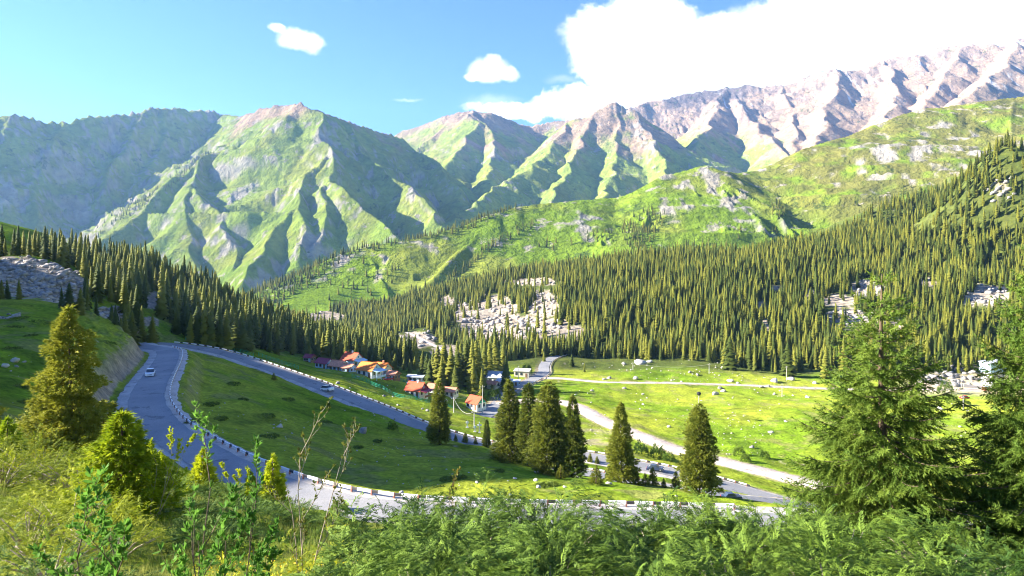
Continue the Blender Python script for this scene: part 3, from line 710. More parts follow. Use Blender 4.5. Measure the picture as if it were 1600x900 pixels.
mat_leaf('needles_young', (.22, .30, .010), (.48, .52, .018), .35, scale=2.5)
mat_leaf('needles_olive', (.15, .18, .018), (.32, .32, .035), .3, scale=1.8)
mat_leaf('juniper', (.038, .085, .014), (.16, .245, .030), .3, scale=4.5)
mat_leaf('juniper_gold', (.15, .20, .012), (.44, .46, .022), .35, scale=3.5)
mat_leaf('leaf_green', (.07, .17, .022), (.14, .28, .04), .45, scale=4)
mat_leaf('leaf_bronze', (.10, .12, .02), (.22, .19, .03), .45, scale=5)
mat_leaf('bush_green', (.07, .13, .018), (.16, .23, .03), .35, scale=.7)
mat_leaf('mat_green', (.085, .13, .018), (.15, .20, .03), .3, scale=1.5)
mat_leaf('grass_blade', (.10, .18, .02), (.30, .30, .07), .4, scale=.6)

def frames(D, roll):
    D = D / (np.linalg.norm(D, axis=1)[:, None] + 1e-9)
    up = np.where(np.abs(D[:, 2:3]) < .95, np.array([[0, 0, 1.0]]), np.array([[1.0, 0, 0]]))
    a = np.cross(up, D); a /= np.linalg.norm(a, axis=1)[:, None]; b = np.cross(D, a)
    c, s = np.cos(roll)[:, None], np.sin(roll)[:, None]
    return np.stack([D, a * c + b * s, -a * s + b * c], 2)      # columns x y z
def bake(tv, tf, pos, D, scale, roll):
    Rm = frames(np.asarray(D, float), np.asarray(roll, float))
    V = np.einsum('mij,nj->mni', Rm, tv) * np.asarray(scale)[:, None, None] + np.asarray(pos)[:, None, :]
    m, n = V.shape[:2]
    F = tf[None] + (np.arange(m) * n)[:, None, None]
    return V.reshape(-1, 3), F.reshape(-1, tf.shape[1])
def t_brush(n=34, rad=.15, w=.03, seed=1, fwd=.5):
    """a needle clad twig, one unit long along x"""
    r = np.random.RandomState(seed); V = []; F = []
    V += [(0, .012, 0), (0, -.012, 0), (.95, 0, 0)]; F.append((0, 1, 2))
    for i in range(n):
        t = (i + .5) / n; a = i * 2.4 + r.uniform(-.3, .3); l = rad * (1.15 - .35 * t) * r.uniform(.8, 1.2)
        d = np.array((fwd, math.cos(a), math.sin(a))); d /= np.linalg.norm(d)
        s = np.array((0, -math.sin(a), math.cos(a))) * w * .5
        if i > n - 5: d = np.array((1.2, math.cos(a) * .6, math.sin(a) * .6)); d /= np.linalg.norm(d)
        p = np.array((t * .92, 0, 0)); q = p + d * l * 1.5
        k = len(V); V += [tuple(p - s - d * .02), tuple(p + s), tuple(q)]; F.append((k, k + 1, k + 2))
    return np.array(V, float), np.array(F)
def t_clump(n=9, seed=1, wid=.22):
    r = np.random.RandomState(seed); V = []; F = []
    for i in range(n):
        d = np.array((1.0, r.normal(0, .55), r.normal(0, .55))); d /= np.linalg.norm(d); l = r.uniform(.6, 1.1)
        s = np.cross(d, r.normal(size=3)); s /= np.linalg.norm(s); s *= wid * r.uniform(.7, 1.2)
        o = np.array((r.uniform(-.1, .2), r.uniform(-.12, .12), r.uniform(-.12, .12))); k = len(V)
        V += [tuple(o - s * .5), tuple(o + s * .5), tuple(o + d * l)]; F.append((k, k + 1, k + 2))
    return np.array(V, float), np.array(F)
def t_spray(n=11, seed=1, w=.05):
    """a drooping feathery juniper spray"""
    r = np.random.RandomState(seed); V = []; F = []
    def leaf(p, d, l, ww):
        d = d / np.linalg.norm(d); s = np.cross(d, (0, .2, 1.0)); s = s / (np.linalg.norm(s) + 1e-9) * ww; k = len(V)
        V.extend([tuple(p - s * .5), tuple(p + d * l * .45 + s * .5 + np.array((0, 0, .01))), tuple(p + d * l)]); F.append((k, k + 1, k + 2))
    for i in range(n):
        t = (i + .7) / n; p = np.array((t, 0, .18 * t - .30 * t * t))
        for sg in (-1, 1):
            leaf(p, np.array((.85 + r.uniform(-.1, .2), sg * r.uniform(.5, .9), -.15 + r.uniform(-.25, .35))), (.36 - .2 * t) * r.uniform(.7, 1.25), w)
    leaf(np.array((.9, 0, -.06)), np.array((1, 0, -.4)), .22, w)
    return np.array(V, float), np.array(F)
BRUSH = [t_brush(15, .22, .095, s) for s in (1, 2)]
BRUSH_S = [t_brush(16, .17, .06, s) for s in (3, 4)]
CLUMP = [t_clump(9, s) for s in (1, 2, 3)]
CLUMP_S = [t_clump(5, s, .30) for s in (4, 5)]
SPRAY = [t_spray(9, s, .085) for s in (1, 2, 3)]

def merged(parts):
    V = []; F = []; n = 0
    for v, f in parts: V.append(v); F.append(f + n); n += len(v)
    return np.vstack(V), np.vstack(F)
def scatter_bake(temps, pos, D, sc, rs):
    pos = np.asarray(pos); D = np.asarray(D); sc = np.asarray(sc); k = rs.randint(0, len(temps), len(pos)); out = []
    for i, (tv, tf) in enumerate(temps):
        s = k == i
        if s.any(): out.append(bake(tv, tf, pos[s], D[s], sc[s], rs.uniform(-.6, .6, s.sum())))
    return merged(out)

def far_spruce_mesh(name, seed, nb=150, R0=.15, olive=False):
    """a tree one unit tall for the woods"""
    r = np.random.RandomState(seed); V = []; F = []
    for i in range(nb):
        t = (i + r.uniform(0, 1)) / nb; t = .04 + .95 * t ** 1.15
        a = i * 2.399 + r.uniform(-.4, .4)
        rad = (R0 * (1 - t) ** .75 * r.uniform(.65, 1.18)) * (1 + .18 * math.sin(a * 2 + seed)) + .008
        if t < .12: rad *= .75
        dz = -rad * r.uniform(.15, .75) * (1 - t * .6); c, s = math.cos(a), math.sin(a)
        w = rad * r.uniform(.40, .62) + .006
        p0 = np.array((0, 0, t + .035)); tip = np.array((c * rad, s * rad, t + dz)); mid = p0 * .4 + tip * .6 + np.array((0, 0, .016))
        sd_ = np.array((-s, c, 0)) * w
        k = len(V); V += [p0, mid + sd_ - (0, 0, .022), tip, mid - sd_ - (0, 0, .022), mid]
        F += [(k, k + 4, k + 1), (k, k + 3, k + 4), (k + 4, k + 2, k + 1), (k + 4, k + 3, k + 2)]
    k = len(V); V += [(.0, 0, 1.02), (.012, 0, .9), (-.006, .01, .9), (-.006, -.01, .9)]; F += [(k, k + 1, k + 2), (k, k + 2, k + 3), (k, k + 3, k + 1)]
    k = len(V)
    for z, q in ((-.06, .014), (.3, .010)):
        for j in range(4): V.append((q * math.cos(j * 1.57), q * math.sin(j * 1.57), z))
    nf = len(F)
    for j in range(4): F += [(k + j, k + (j + 1) % 4, k + 4 + (j + 1) % 4), (k + j, k + 4 + (j + 1) % 4, k + 4 + j)]
    me = np_mesh(name, np.array([tuple(x) for x in V], float), np.array(F))
    me.materials.append(mat('needles_forest')); me.materials.append(mat('bark'))
    mi = np.zeros(len(me.polygons), np.int32); mi[nf:] = 1; me.polygons.foreach_set('material_index', mi)
    return me
FAR = [far_spruce_mesh('spruce', s, nb, r0) for s, nb, r0 in ((1, 150, .15), (2, 130, .13), (3, 170, .18), (4, 140, .12), (5, 150, .16))]

def crown_points(rs, h, prof, n, jitter=.12, asym=None, z0=.05):
    """points near the surface of a crown; prof(t) gives the radius"""
    t = rs.uniform(0, 1, n) ** .9; t = z0 + (1 - z0) * t
    keep = rs.uniform(0, 1, n) < np.clip(np.array([prof(x) for x in t]) / max(prof(x) for x in np.linspace(0, 1, 30)) + .12, 0, 1)
    t = t[keep]; a = rs.uniform(0, 2 * np.pi, len(t))
    rad = np.array([prof(x) for x in t]) * (1 - np.abs(rs.normal(0, jitter * 1.8, len(t))).clip(0, .75))
    lump = 1 + .28 * np.sin(a * 3 + t * 21 + rs.uniform(0, 6)) * np.cos(t * 34 + a * 2) + .10 * np.sin(a * 5 - t * 50)
    rad = rad * lump
    if asym is not None: rad = rad * asym(t, a)
    P = np.stack([np.cos(a) * rad, np.sin(a) * rad, t * h], 1)
    D = np.stack([np.cos(a), np.sin(a), rs.uniform(-.35, .75, len(t))], 1)
    return P, D, t
def spruce_meshes(name, seed, h, prof, n, size, leafm, temps=CLUMP, trunk_r=.16, asym=None, jitter=.12, z0=.04):
    rs = np.random.RandomState(seed)
    P, D, t = crown_points(rs, h, prof, n, jitter, asym, z0)
    sc = size * rs.uniform(.7, 1.3, len(P)) * (1 - .35 * t)
    k = rs.choice(len(P), len(P) // 4, replace=False); Q = P[k] * (.5, .5, 1); P = np.vstack([P, Q]); D = np.vstack([D, D[k]]); sc = np.append(sc, sc[k] * 1.9)
    tip = np.array([(0, 0, h * .985)] * 5); P = np.vstack([P, tip]); D = np.vstack([D, [(0, 0, 1), (.5, 0, 1), (-.4, .3, 1), (0, -.5, 1), (0, .1, 1)]]); sc = np.append(sc, [size * .9] * 5)
    V, F = scatter_bake(temps, P, D, sc, rs)
    crown = np_mesh('crown', V, F); crown.materials.append(mat(leafm))
    tr = MB(); tr.tube([(0, 0, -.8), (0, 0, h * .1), (0.03, 0, h * .5), (0, 0, h * .96)], [trunk_r * 1.2, trunk_r, trunk_r * .6, .02], 7)
    rr = random.Random(seed)
    for i in range(26):
        z = h * rr.uniform(.08, .9); a = rr.uniform(0, 6.28); l = prof(z / h) * .8
        tr.tube([(0, 0, z), (math.cos(a) * l, math.sin(a) * l, z - .1 * l)], [trunk_r * .22, .01], 4)
    tm = tr.mesh('trunk'); tm.materials.append(mat('bark'))
    return crown, tm
def put_tree(meshes, loc, label, rz=0, s=1.0, group=None, name='spruce_tree', cat='tree', tilt=(0, 0), sxy=1.0):
    o = empty(name, tuple(loc), rz, s); o.rotation_euler = (tilt[0], tilt[1], rz); o.scale = (s * sxy, s * sxy, s)
    tag(o, label, cat, group)
    link_obj('crown', meshes[0], o); link_obj('trunk', meshes[1], o)
    return o
NTREE = 0
# the tall spruces round the meadow: apex column/row, foot row, depth, kind
col_prof = lambda w, p=.55, q=.12: (lambda t: w * ((1 - t) ** p) * (.72 + .28 * min(1, t / q)))
COLM = [spruce_meshes('spruce', 11, 12, col_prof(2.1, .50), 2600, .50, 'needles_mid'),
        spruce_meshes('spruce', 12, 12, col_prof(2.5, .62), 2900, .52, 'needles_mid'),
        spruce_meshes('spruce', 13, 12, col_prof(1.7, .45), 2300, .46, 'needles_mid'),
        spruce_meshes('spruce', 14, 12, col_prof(3.0, .42), 3300, .54, 'needles_mid')]
MID = [
 (687, 595, 695, 149, 0, 'dark columnar spruce standing alone beside the lower road below the red roofed house', 1.05),
 (760, 640, 690, 170, 2, 'small slim spruce just left of the tight group of spruces on the meadow edge', 1.0),
 (797, 594, 722, 124, 1, 'leftmost and broadest spruce of the tight group on the meadow edge', 1.05),
 (826, 600, 728, 122, 2, 'slim dark spruce second from the left in the group on the meadow edge', 1.1),
 (857, 598, 742, 113, 3, 'big sunlit spruce in the middle of the group on the meadow edge', .93),
 (895, 612, 740, 116, 1, 'dark spruce at the right end of the tight group on the meadow edge', .85),
 (971, 628, 752, 101, 1, 'dark solitary spruce standing between the group and the bright spruce on the right', .95),
 (1093, 632, 772, 90.5, 3, 'bright sunlit spruce standing alone at the right end of the meadow', .88),
]
for (u, v0, v1, Y, k, lab, sx) in MID:
    g = hit(u, v1, Y * .8, Y * 1.25)
    if g is None or abs(g[1] - Y) > 14: g = px(u, v1, Y); g[2] = H(g[0], g[1])
    hgt = (v1 - v0) / FPX * g[1]
    put_tree(COLM[k], g, lab, rz=u * .37, s=hgt / 12, sxy=sx, tilt=(random.Random(u).uniform(-.02, .02), random.Random(u + 1).uniform(-.02, .02))); NTREE += 1
# young spruces along the meadow edge
SMALLM = [spruce_meshes('spruce', 21, 3, lambda t: 1.0 * (1 - t) ** .8, 420, .34, 'needles_mid'), spruce_meshes('spruce', 22, 3, lambda t: 1.25 * (1 - t) ** .7, 420, .34, 'needles_olive')]
for (u, v0, v1, Y, k, lab) in [
 (876, 727, 748, 112, 1, 'yellowish young spruce at the foot of the spruce group'), (932, 728, 756, 101, 1, 'bright round young spruce left of the dark solitary spruce'), (952, 728, 752, 108, 0, 'dark young spruce touching the left side of the solitary spruce'),
 (993, 732, 757, 99, 0, 'dark young spruce just right of the solitary spruce'), (1008, 740, 759, 97, 1, 'bright young spruce second to the right of the solitary spruce'), (1020, 731, 758, 100, 0, 'slim young spruce third to the right of the solitary spruce'),
 (1037, 748, 762, 96, 0, 'tiny spruce between the solitary spruce and the bright spruce'), (1056, 738, 763, 96, 0, 'dark bushy young spruce left of the bright spruce on the right'),
 (712, 679, 690, 178, 0, 'tiny spruce on the verge right of the dark columnar spruce'), (727, 676, 692, 177, 0, 'second tiny spruce on the verge right of the dark columnar spruce'), (743, 684, 695, 176, 0, 'third tiny spruce on the verge right of the dark columnar spruce'),
 (428, 583, 594, 215, 1, 'small round spruce on the verge above the white car'), (514, 628, 637, 196, 0, 'small spruce on the slope just below the white car'), (922, 708, 722, 168, 0, 'small spruce on the verge behind the spruce group'), (933, 713, 725, 166, 0, 'smaller dark spruce on the verge between the two roads')]:
    g = hit(u, v1, Y * .8, Y * 1.3)
    if g is None: g = px(u, v1, Y); g[2] = H(g[0], g[1])
    put_tree(SMALLM[k], g, lab, rz=u, s=(v1 - v0) / FPX * g[1] / 3, group='young spruces'); NTREE += 1
# ------------------------------------------------------------------ the woods
def forest_density(X, Y, Z):
    u = 800 + X / Y * FPX; v = HV - Z / Y * FPX
    d = np.zeros(X.shape); n = fbm(X / 38, Y / 38, 3, 201); n2 = fbm(X / 90, Y / 90, 2, 203)
    # left hillside
    near = np.interp(u, [-300, 0, 120, 135, 175, 215, 250, 300, 400, 450, 500, 600, 660, 700], [262, 262, 262, 214, 208, 226, 243, 248, 276, 290, 305, 325, 350, 350])
    far = np.interp(u, [-300, 0, 140, 250, 500, 640, 700], [290, 292, 352, 430, 500, 520, 520])
    L = (Y > near) & (Y < far) & (u < 650) & (X < -8)
    d = np.where(L, .82 + .5 * n, d)
    low = (u > 215) & (u < 330) & (Y < 262); d = np.where(low & L, .35, d)
    # slope across the valley
    nr = np.interp(u, [380, 480, 560, 620, 640, 680, 700, 740, 800, 900, 1000, 1200, 1400, 1600, 1900], [900, 640, 600, 640, 640, 620, 480, 442, 445, 462, 448, 416, 408, 402, 400])
    fr = np.interp(u, [380, 600, 700, 800, 900, 1000, 1200, 1300, 1400, 1500, 1600, 1900], [1130, 1120, 1050, 1000, 900, 850, 800, 840, 900, 960, 1020, 1050])
    Rr = (Y > nr) & (Y < fr) & (u > 370)
    dens = .93 + .35 * n
    thin = sstep(372, 352, v) * (u > 1150)               # opens out towards the crest
    dens = dens * (1 - .30 * thin) + (n2 - .1) * .5 * thin
    d = np.where(Rr, dens, d)
    d = np.where((u > 640) & (u < 668) & (Y < 660) & (Y > 480), 0, d)
    pm = np.zeros(X.shape); n1 = fbm(X / 14, Y / 14, 3, 101)
    for (pu, pv, a, b, y0, y1) in PATCH:
        pm = np.maximum(pm, np.where((Y > y0) & (Y < y1), 1.25 - ((u - pu) / a) ** 2 * .8 - ((v - pv - 7) / (b + 7)) ** 2 * .8, 0))
    d = d * (1 - .93 * sstep(.30, .55, pm + .3 * n1))
    return d
def far_forest(X, Y, Z):
    """thin belts of trees along the ridges over the valley"""
    u = 800 + X / Y * FPX; v = HV - Z / Y * FPX; n = fbm(X / 45, Y / 45, 3, 211)
    d = np.zeros(X.shape)
    cr = np.interp(u, [300, 380, 400, 480, 520, 560, 600, 640, 700, 740, 775, 810], [520, 484, 471, 427, 404, 388, 380, 374, 362, 352, 335, 323])
    below = v - cr
    w = np.interp(u, [300, 400, 450, 520, 560, 640, 740, 810], [60, 50, 30, 15, 9, 6, 6, 3])
    d = np.where((below < w) & (u < 815) & (Y > 1130) & (Y < 1620), .7 * (1 - below / w) ** .3, d)
    line = np.interp(u, [620, 680, 700, 730, 760, 800, 830], [475, 445, 435, 412, 385, 365, 350])
    d = np.where((np.abs(v - line - 3) < 7 + 3 * n) & (u > 625) & (u < 835) & (Y > 1100), .7, d)
    for pu, pv, a, b, q in [(520, 455, 50, 25, .16), (600, 440, 40, 30, .20), (560, 425, 50, 20, .06), (1000, 365, 30, 28, .9), (1020, 345, 22, 22, .6), (940, 372, 30, 12, .3), (1215, 330, 14, 16, .6), (1510, 250, 35, 30, .8), (1430, 300, 40, 12, .45), (1590, 235, 40, 15, .7), (1490, 210, 25, 15, .3), (880, 385, 60, 8, .2), (1110, 385, 60, 10, .25), (1180, 370, 60, 14, .15), (1370, 320, 60, 25, .10)]:
        k = ((u - pu) / a) ** 2 + ((v - pv) / b) ** 2
        d = np.maximum(d, np.where((k < 1) & (Y > 1100) & (Y < 2200), q * (1 - k) ** .5 * (1 + n), 0))
    return d
def mountain_trees(X, Y, Z):
    u = 800 + X / Y * FPX; v = HV - Z / Y * FPX; n = fbm(X / 60, Y / 60, 3, 221)
    line = np.interp(u, [140, 175, 230, 270, 310, 330], [378, 352, 318, 290, 255, 240])
    d = np.where((u > 150) & (u < 335) & (v - line > -14 + 8 * n) & (v - line < 4) & (n > -.25), .55, 0)
    return d
def build_forest():
    rs = np.random.RandomState(5); pts = []
    def grid(x0, x1, y0, y1, c):
        gx, gy = np.meshgrid(np.arange(x0, x1, c), np.arange(y0, y1, c))
        gx = gx.ravel() + rs.uniform(-.48, .48, gx.size) * c; gy = gy.ravel() + rs.uniform(-.48, .48, gy.size) * c
        k = np.abs(gx / gy) < .80
        return gx[k], gy[k]
    for (b, fn, hr) in [((-420, 0, 205, 520, 4.3), 'L', (12.5, 19)), ((-420, 850, 398, 1130, 4.4), 'R', (8, 16)), ((-700, 900, 1130, 2200, 7.5), 'F', (9, 16)), ((-2000, -1200, 2550, 3700, 12), 'M', (12, 20))]:
        x, y = grid(*b); 
        z = height(x, y)
        d = {'L': forest_density, 'R': forest_density, 'F': far_forest, 'M': mountain_trees}[fn](x, y, z)
        if fn == 'L': d = np.where((x < -8) & (800 + x / y * FPX < 650) & (y < 520), d, 0)
        if fn == 'R': d = np.where((800 + x / y * FPX < 650) & (y < 560), 0, d)
        k = rs.uniform(0, 1, len(x)) < d
        x, y, z = x[k], y[k], z[k]; h = rs.uniform(*hr, len(x)) * (1 + .12 * fbm(x / 30, y / 30, 2, 231)) * np.where(rs.uniform(0, 1, len(x)) < .14, .55, 1)
        u_ = 800 + x / y * FPX
        if fn == 'L': h = h * np.interp(u_, [0, 140, 260, 400], [.62, .72, .95, 1.0])
        h = h * (1 + .25 * rs.normal(0, .5, len(x)).clip(-1, 1))
        pts.append(np.stack([x, y, z, h, np.full(len(x), 'LRFM'.index(fn))], 1))
    return np.vstack(pts)
FP = build_forest()
# the clump in the middle of the village, and lone trees (apex column/row, foot row, depth)
EXTRA = [(586, 527, 572, 318), (617, 552, 572, 320), (603, 545, 566, 340), (485, 553, 577, 300), (660, 548, 590, 320), (668, 552, 590, 315), (684, 540, 592, 312), (695, 535, 592, 318), (676, 545, 592, 330), (705, 540, 594, 308), (716, 533, 596, 312), (727, 532, 596, 318), (737, 530, 598, 308), (720, 536, 590, 330), (730, 528, 590, 335),
  (745, 531, 598, 316), (755, 528, 588, 345), (765, 533, 585, 350), (788, 556, 606, 318), (793, 558, 596, 335), (712, 570, 600, 296), (738, 560, 603, 296), (752, 575, 600, 300), (775, 525, 575, 380), (786, 530, 575, 385), (640, 560, 585, 330), (631, 563, 585, 335), (648, 556, 583, 340), (672, 560, 594, 305), (690, 556, 596, 303), (750, 548, 594, 322),
  (275, 474, 530, 248), (308, 478, 532, 243), (318, 472, 533, 244), (330, 470, 534, 245), (341, 478, 534, 247), (352, 482, 536, 250), (369, 486, 541, 256), (377, 486, 541, 258), (386, 490, 543, 262), (297, 490, 531, 240), (108, 441, 520, 190), (97, 455, 515, 195), (125, 450, 521, 192), (238, 492, 512, 232), (180, 478, 517, 200), (195, 488, 519, 205), (205, 485, 519, 212), (150, 470, 512, 200), (30, 446, 480, 200), (12, 440, 478, 205), (2, 452, 480, 200), (90, 545, 545, 999),
  (850, 548, 573, 430), (893, 553, 570, 420), (913, 572, 588, 390), (1230, 535, 590, 398), (1140, 525, 575, 410), (1290, 540, 590, 395)]
ex = []
for (u, v0, v1, Y) in EXTRA:
    if Y == 999: continue
    g = px(u, v1, Y); z = H(g[0], g[1]); ex.append((g[0], g[1], z, max(6, (HV - v0) / FPX * Y - z), 4))
FP = np.vstack([FP, np.array(ex)])
# which ones show: a coarse test against the land in between
def shown_rank(P):
    x, y, z, h = P[:, 0], P[:, 1], P[:, 2], P[:, 3]
    u = 800 + x / y * FPX; ok = (u > 2) & (u < 1598); vt = HV - (z + h * .75) / y * FPX
    for f in np.linspace(.25, .985, 28):
        hh = height(x * f, y * f); ok &= (z + h * .6) * f > hh - .3
    return np.where(ok, h / y, 0)
_rk = shown_rank(FP); _rk[FP[:, 4] == 4] += 1
# trees hidden behind nearer trees of the same wood rank low
_u = 800 + FP[:, 0] / FP[:, 1] * FPX; _v = HV - (FP[:, 2] + FP[:, 3] * .6) / FP[:, 1] * FPX
order = np.argsort(-_rk); chosen = []; cell = {}
for i in order:
    if _rk[i] <= 0 or len(chosen) >= 262: break
    key = (int(_u[i] // 6), int(_v[i] // 8))
    if cell.get(key, 0) >= 1 and FP[i, 4] != 4: continue
    cell[key] = 1; chosen.append(i)
chosen = np.array(chosen); rest = np.setdiff1d(np.arange(len(FP)), chosen)
rs = np.random.RandomState(8)
LAB = {0: ('dark spruce of the shaded wood on the left hillside', 'spruces of the wood on the left hillside'),
       1: ('sunlit slender spruce of the wood on the slope across the valley', 'spruces of the wood across the valley'),
       2: ('small far spruce on the green ridge', 'far spruces'), 3: ('small far spruce on the mountain', 'far mountain spruces'),
       4: ('tall spruce', 'tall spruces near the village')}
for i in chosen:
    x, y, z, h, k = FP[i]; k = int(k)
    o = bpy.data.objects.new('spruce_tree', FAR[rs.randint(5)]); COL.objects.link(o); o.location = (x, y, z - .2)
    w = rs.uniform(.85, 1.2) * (1.45 if k == 4 else 1)
    o.scale = (h * w, h * w, h); o.rotation_euler = (rs.uniform(-.03, .03), rs.uniform(-.03, .03), rs.uniform(0, 6.3))
    u = 800 + x / y * FPX
    if k == 4:
        if 650 < u < 800: lab, grp = 'sunlit tall spruce of the dense clump behind the village houses', 'spruces of the clump behind the village'
        elif u >= 800: lab, grp = 'lone spruce at the edge of the bright meadow in front of the wood', 'spruces at the meadow edge across the valley'
        elif u > 560: lab, grp = 'spruce standing among the village houses', 'spruces among the houses'
        elif u > 230: lab, grp = 'spruce with a sunlit top standing just above the road bend', 'spruces above the road bend'
        else: lab, grp = 'dark spruce on the grassy rise left of the road', 'spruces on the left grassy rise'
    else:
        lab, grp = LAB[k]
        if k == 0:
            if y > 315 and u < 180: lab = 'sunlit topped spruce on the skyline above the left boulder field'
            elif u < 140: lab = 'spruce of the row behind the left boulder field'
            elif u < 215: lab = 'dark spruce of the wood right of the left boulder field'
            elif u < 300: lab = 'dark spruce of the wood above the far end of the road bend'
            elif u < 400: lab = 'dark spruce of the left wood above the green fence under the road bend'
            elif u < 480: lab = 'dark spruce of the left wood above the sloping grass left of the maroon roofs'
            else: lab = 'dark spruce of the left wood standing behind the coloured village roofs'
            grp = lab.replace('spruce', 'spruces', 1)
        if k == 1:
            if u < 800: lab = 'sunlit spruce of the far wood around the pale scree'
            elif u < 1050: lab = 'sunlit spruce at the lower edge of the far wood above the rocky grass'
            else: lab = 'sunlit spruce at the lower edge of the far wood near the thin white track'
            grp = lab.replace('spruce', 'spruces', 1)
    tag(o, lab, 'tree', grp)
# the rest of the woods: one object of instances
def wood(name, P, seed, label):
    me = bpy.data.meshes.new(name); me.vertices.add(len(P)); me.vertices.foreach_set('co', P[:, :3].astype(np.float32).ravel())
    r = np.random.RandomState(seed)
    a = me.attributes.new('size', 'FLOAT_VECTOR', 'POINT'); w = r.uniform(.85, 1.25, len(P)) * P[:, 3]
    a.data.foreach_set('vector', np.stack([w, w, P[:, 3]], 1).astype(np.float32).ravel())
    b = me.attributes.new('turn', 'FLOAT_VECTOR', 'POINT'); b.data.foreach_set('vector', np.stack([r.uniform(-.03, .03, len(P)), r.uniform(-.03, .03, len(P)), r.uniform(0, 6.3, len(P))], 1).astype(np.float32).ravel())
    o = link_obj(name, me); tag(o, label, 'trees', kind='stuff')
    ng = bpy.data.node_groups.new(name, 'GeometryNodeTree'); ng.interface.new_socket('Geometry', in_out='INPUT', socket_type='NodeSocketGeometry'); ng.interface.new_socket('Geometry', in_out='OUTPUT', socket_type='NodeSocketGeometry')
    N = ng.nodes; L = ng.links; gi = N.new('NodeGroupInput'); go = N.new('NodeGroupOutput'); gj = N.new('GeometryNodeGeometryToInstance')
    iop = N.new('GeometryNodeInstanceOnPoints'); L.new(gi.outputs[0], iop.inputs['Points'])
    for src in SRC_TREES:
        oi = N.new('GeometryNodeObjectInfo'); oi.inputs['Object'].default_value = src; oi.inputs['As Instance'].default_value = False; oi.transform_space = 'ORIGINAL'
        L.new(oi.outputs['Geometry'], gj.inputs[0])
    L.new(gj.outputs[0], iop.inputs['Instance']); iop.inputs['Pick Instance'].default_value = True
    rv = N.new('FunctionNodeRandomValue'); rv.data_type = 'INT'; rv.inputs[4].default_value = 0; rv.inputs[5].default_value = len(SRC_TREES) - 1; L.new(rv.outputs[2], iop.inputs['Instance Index'])
    s = N.new('GeometryNodeInputNamedAttribute'); s.data_type = 'FLOAT_VECTOR'; s.inputs[0].default_value = 'size'; L.new(s.outputs[0], iop.inputs['Scale'])
    t = N.new('GeometryNodeInputNamedAttribute'); t.data_type = 'FLOAT_VECTOR'; t.inputs[0].default_value = 'turn'; L.new(t.outputs[0], iop.inputs['Rotation'])
    L.new(iop.outputs[0], go.inputs[0]); md = o.modifiers.new('trees', 'NODES'); md.node_group = ng
    return o
_seen = {}
for o in list(COL.objects):
    if o.name.startswith('spruce_tree') and o.type == 'MESH' and o.data.name not in _seen: _seen[o.data.name] = o
SRC_TREES = list(_seen.values())
k = FP[rest, 4]
wood('wooded_left_slope', FP[rest][(k == 0) | (k == 4)], 31, 'rest of the dense dark spruce wood on the left hillside')
wood('wooded_valley_slope', FP[rest][k == 1], 32, 'rest of the dense sunlit spruce wood on the slope across the valley')
wood('ridge_wood', FP[rest][(k == 2) | (k == 3)], 33, 'belts and scattered small spruces on the green ridge and mountain spurs')
print('forest', len(FP), 'chosen', len(chosen), 'src', len(SRC_TREES))
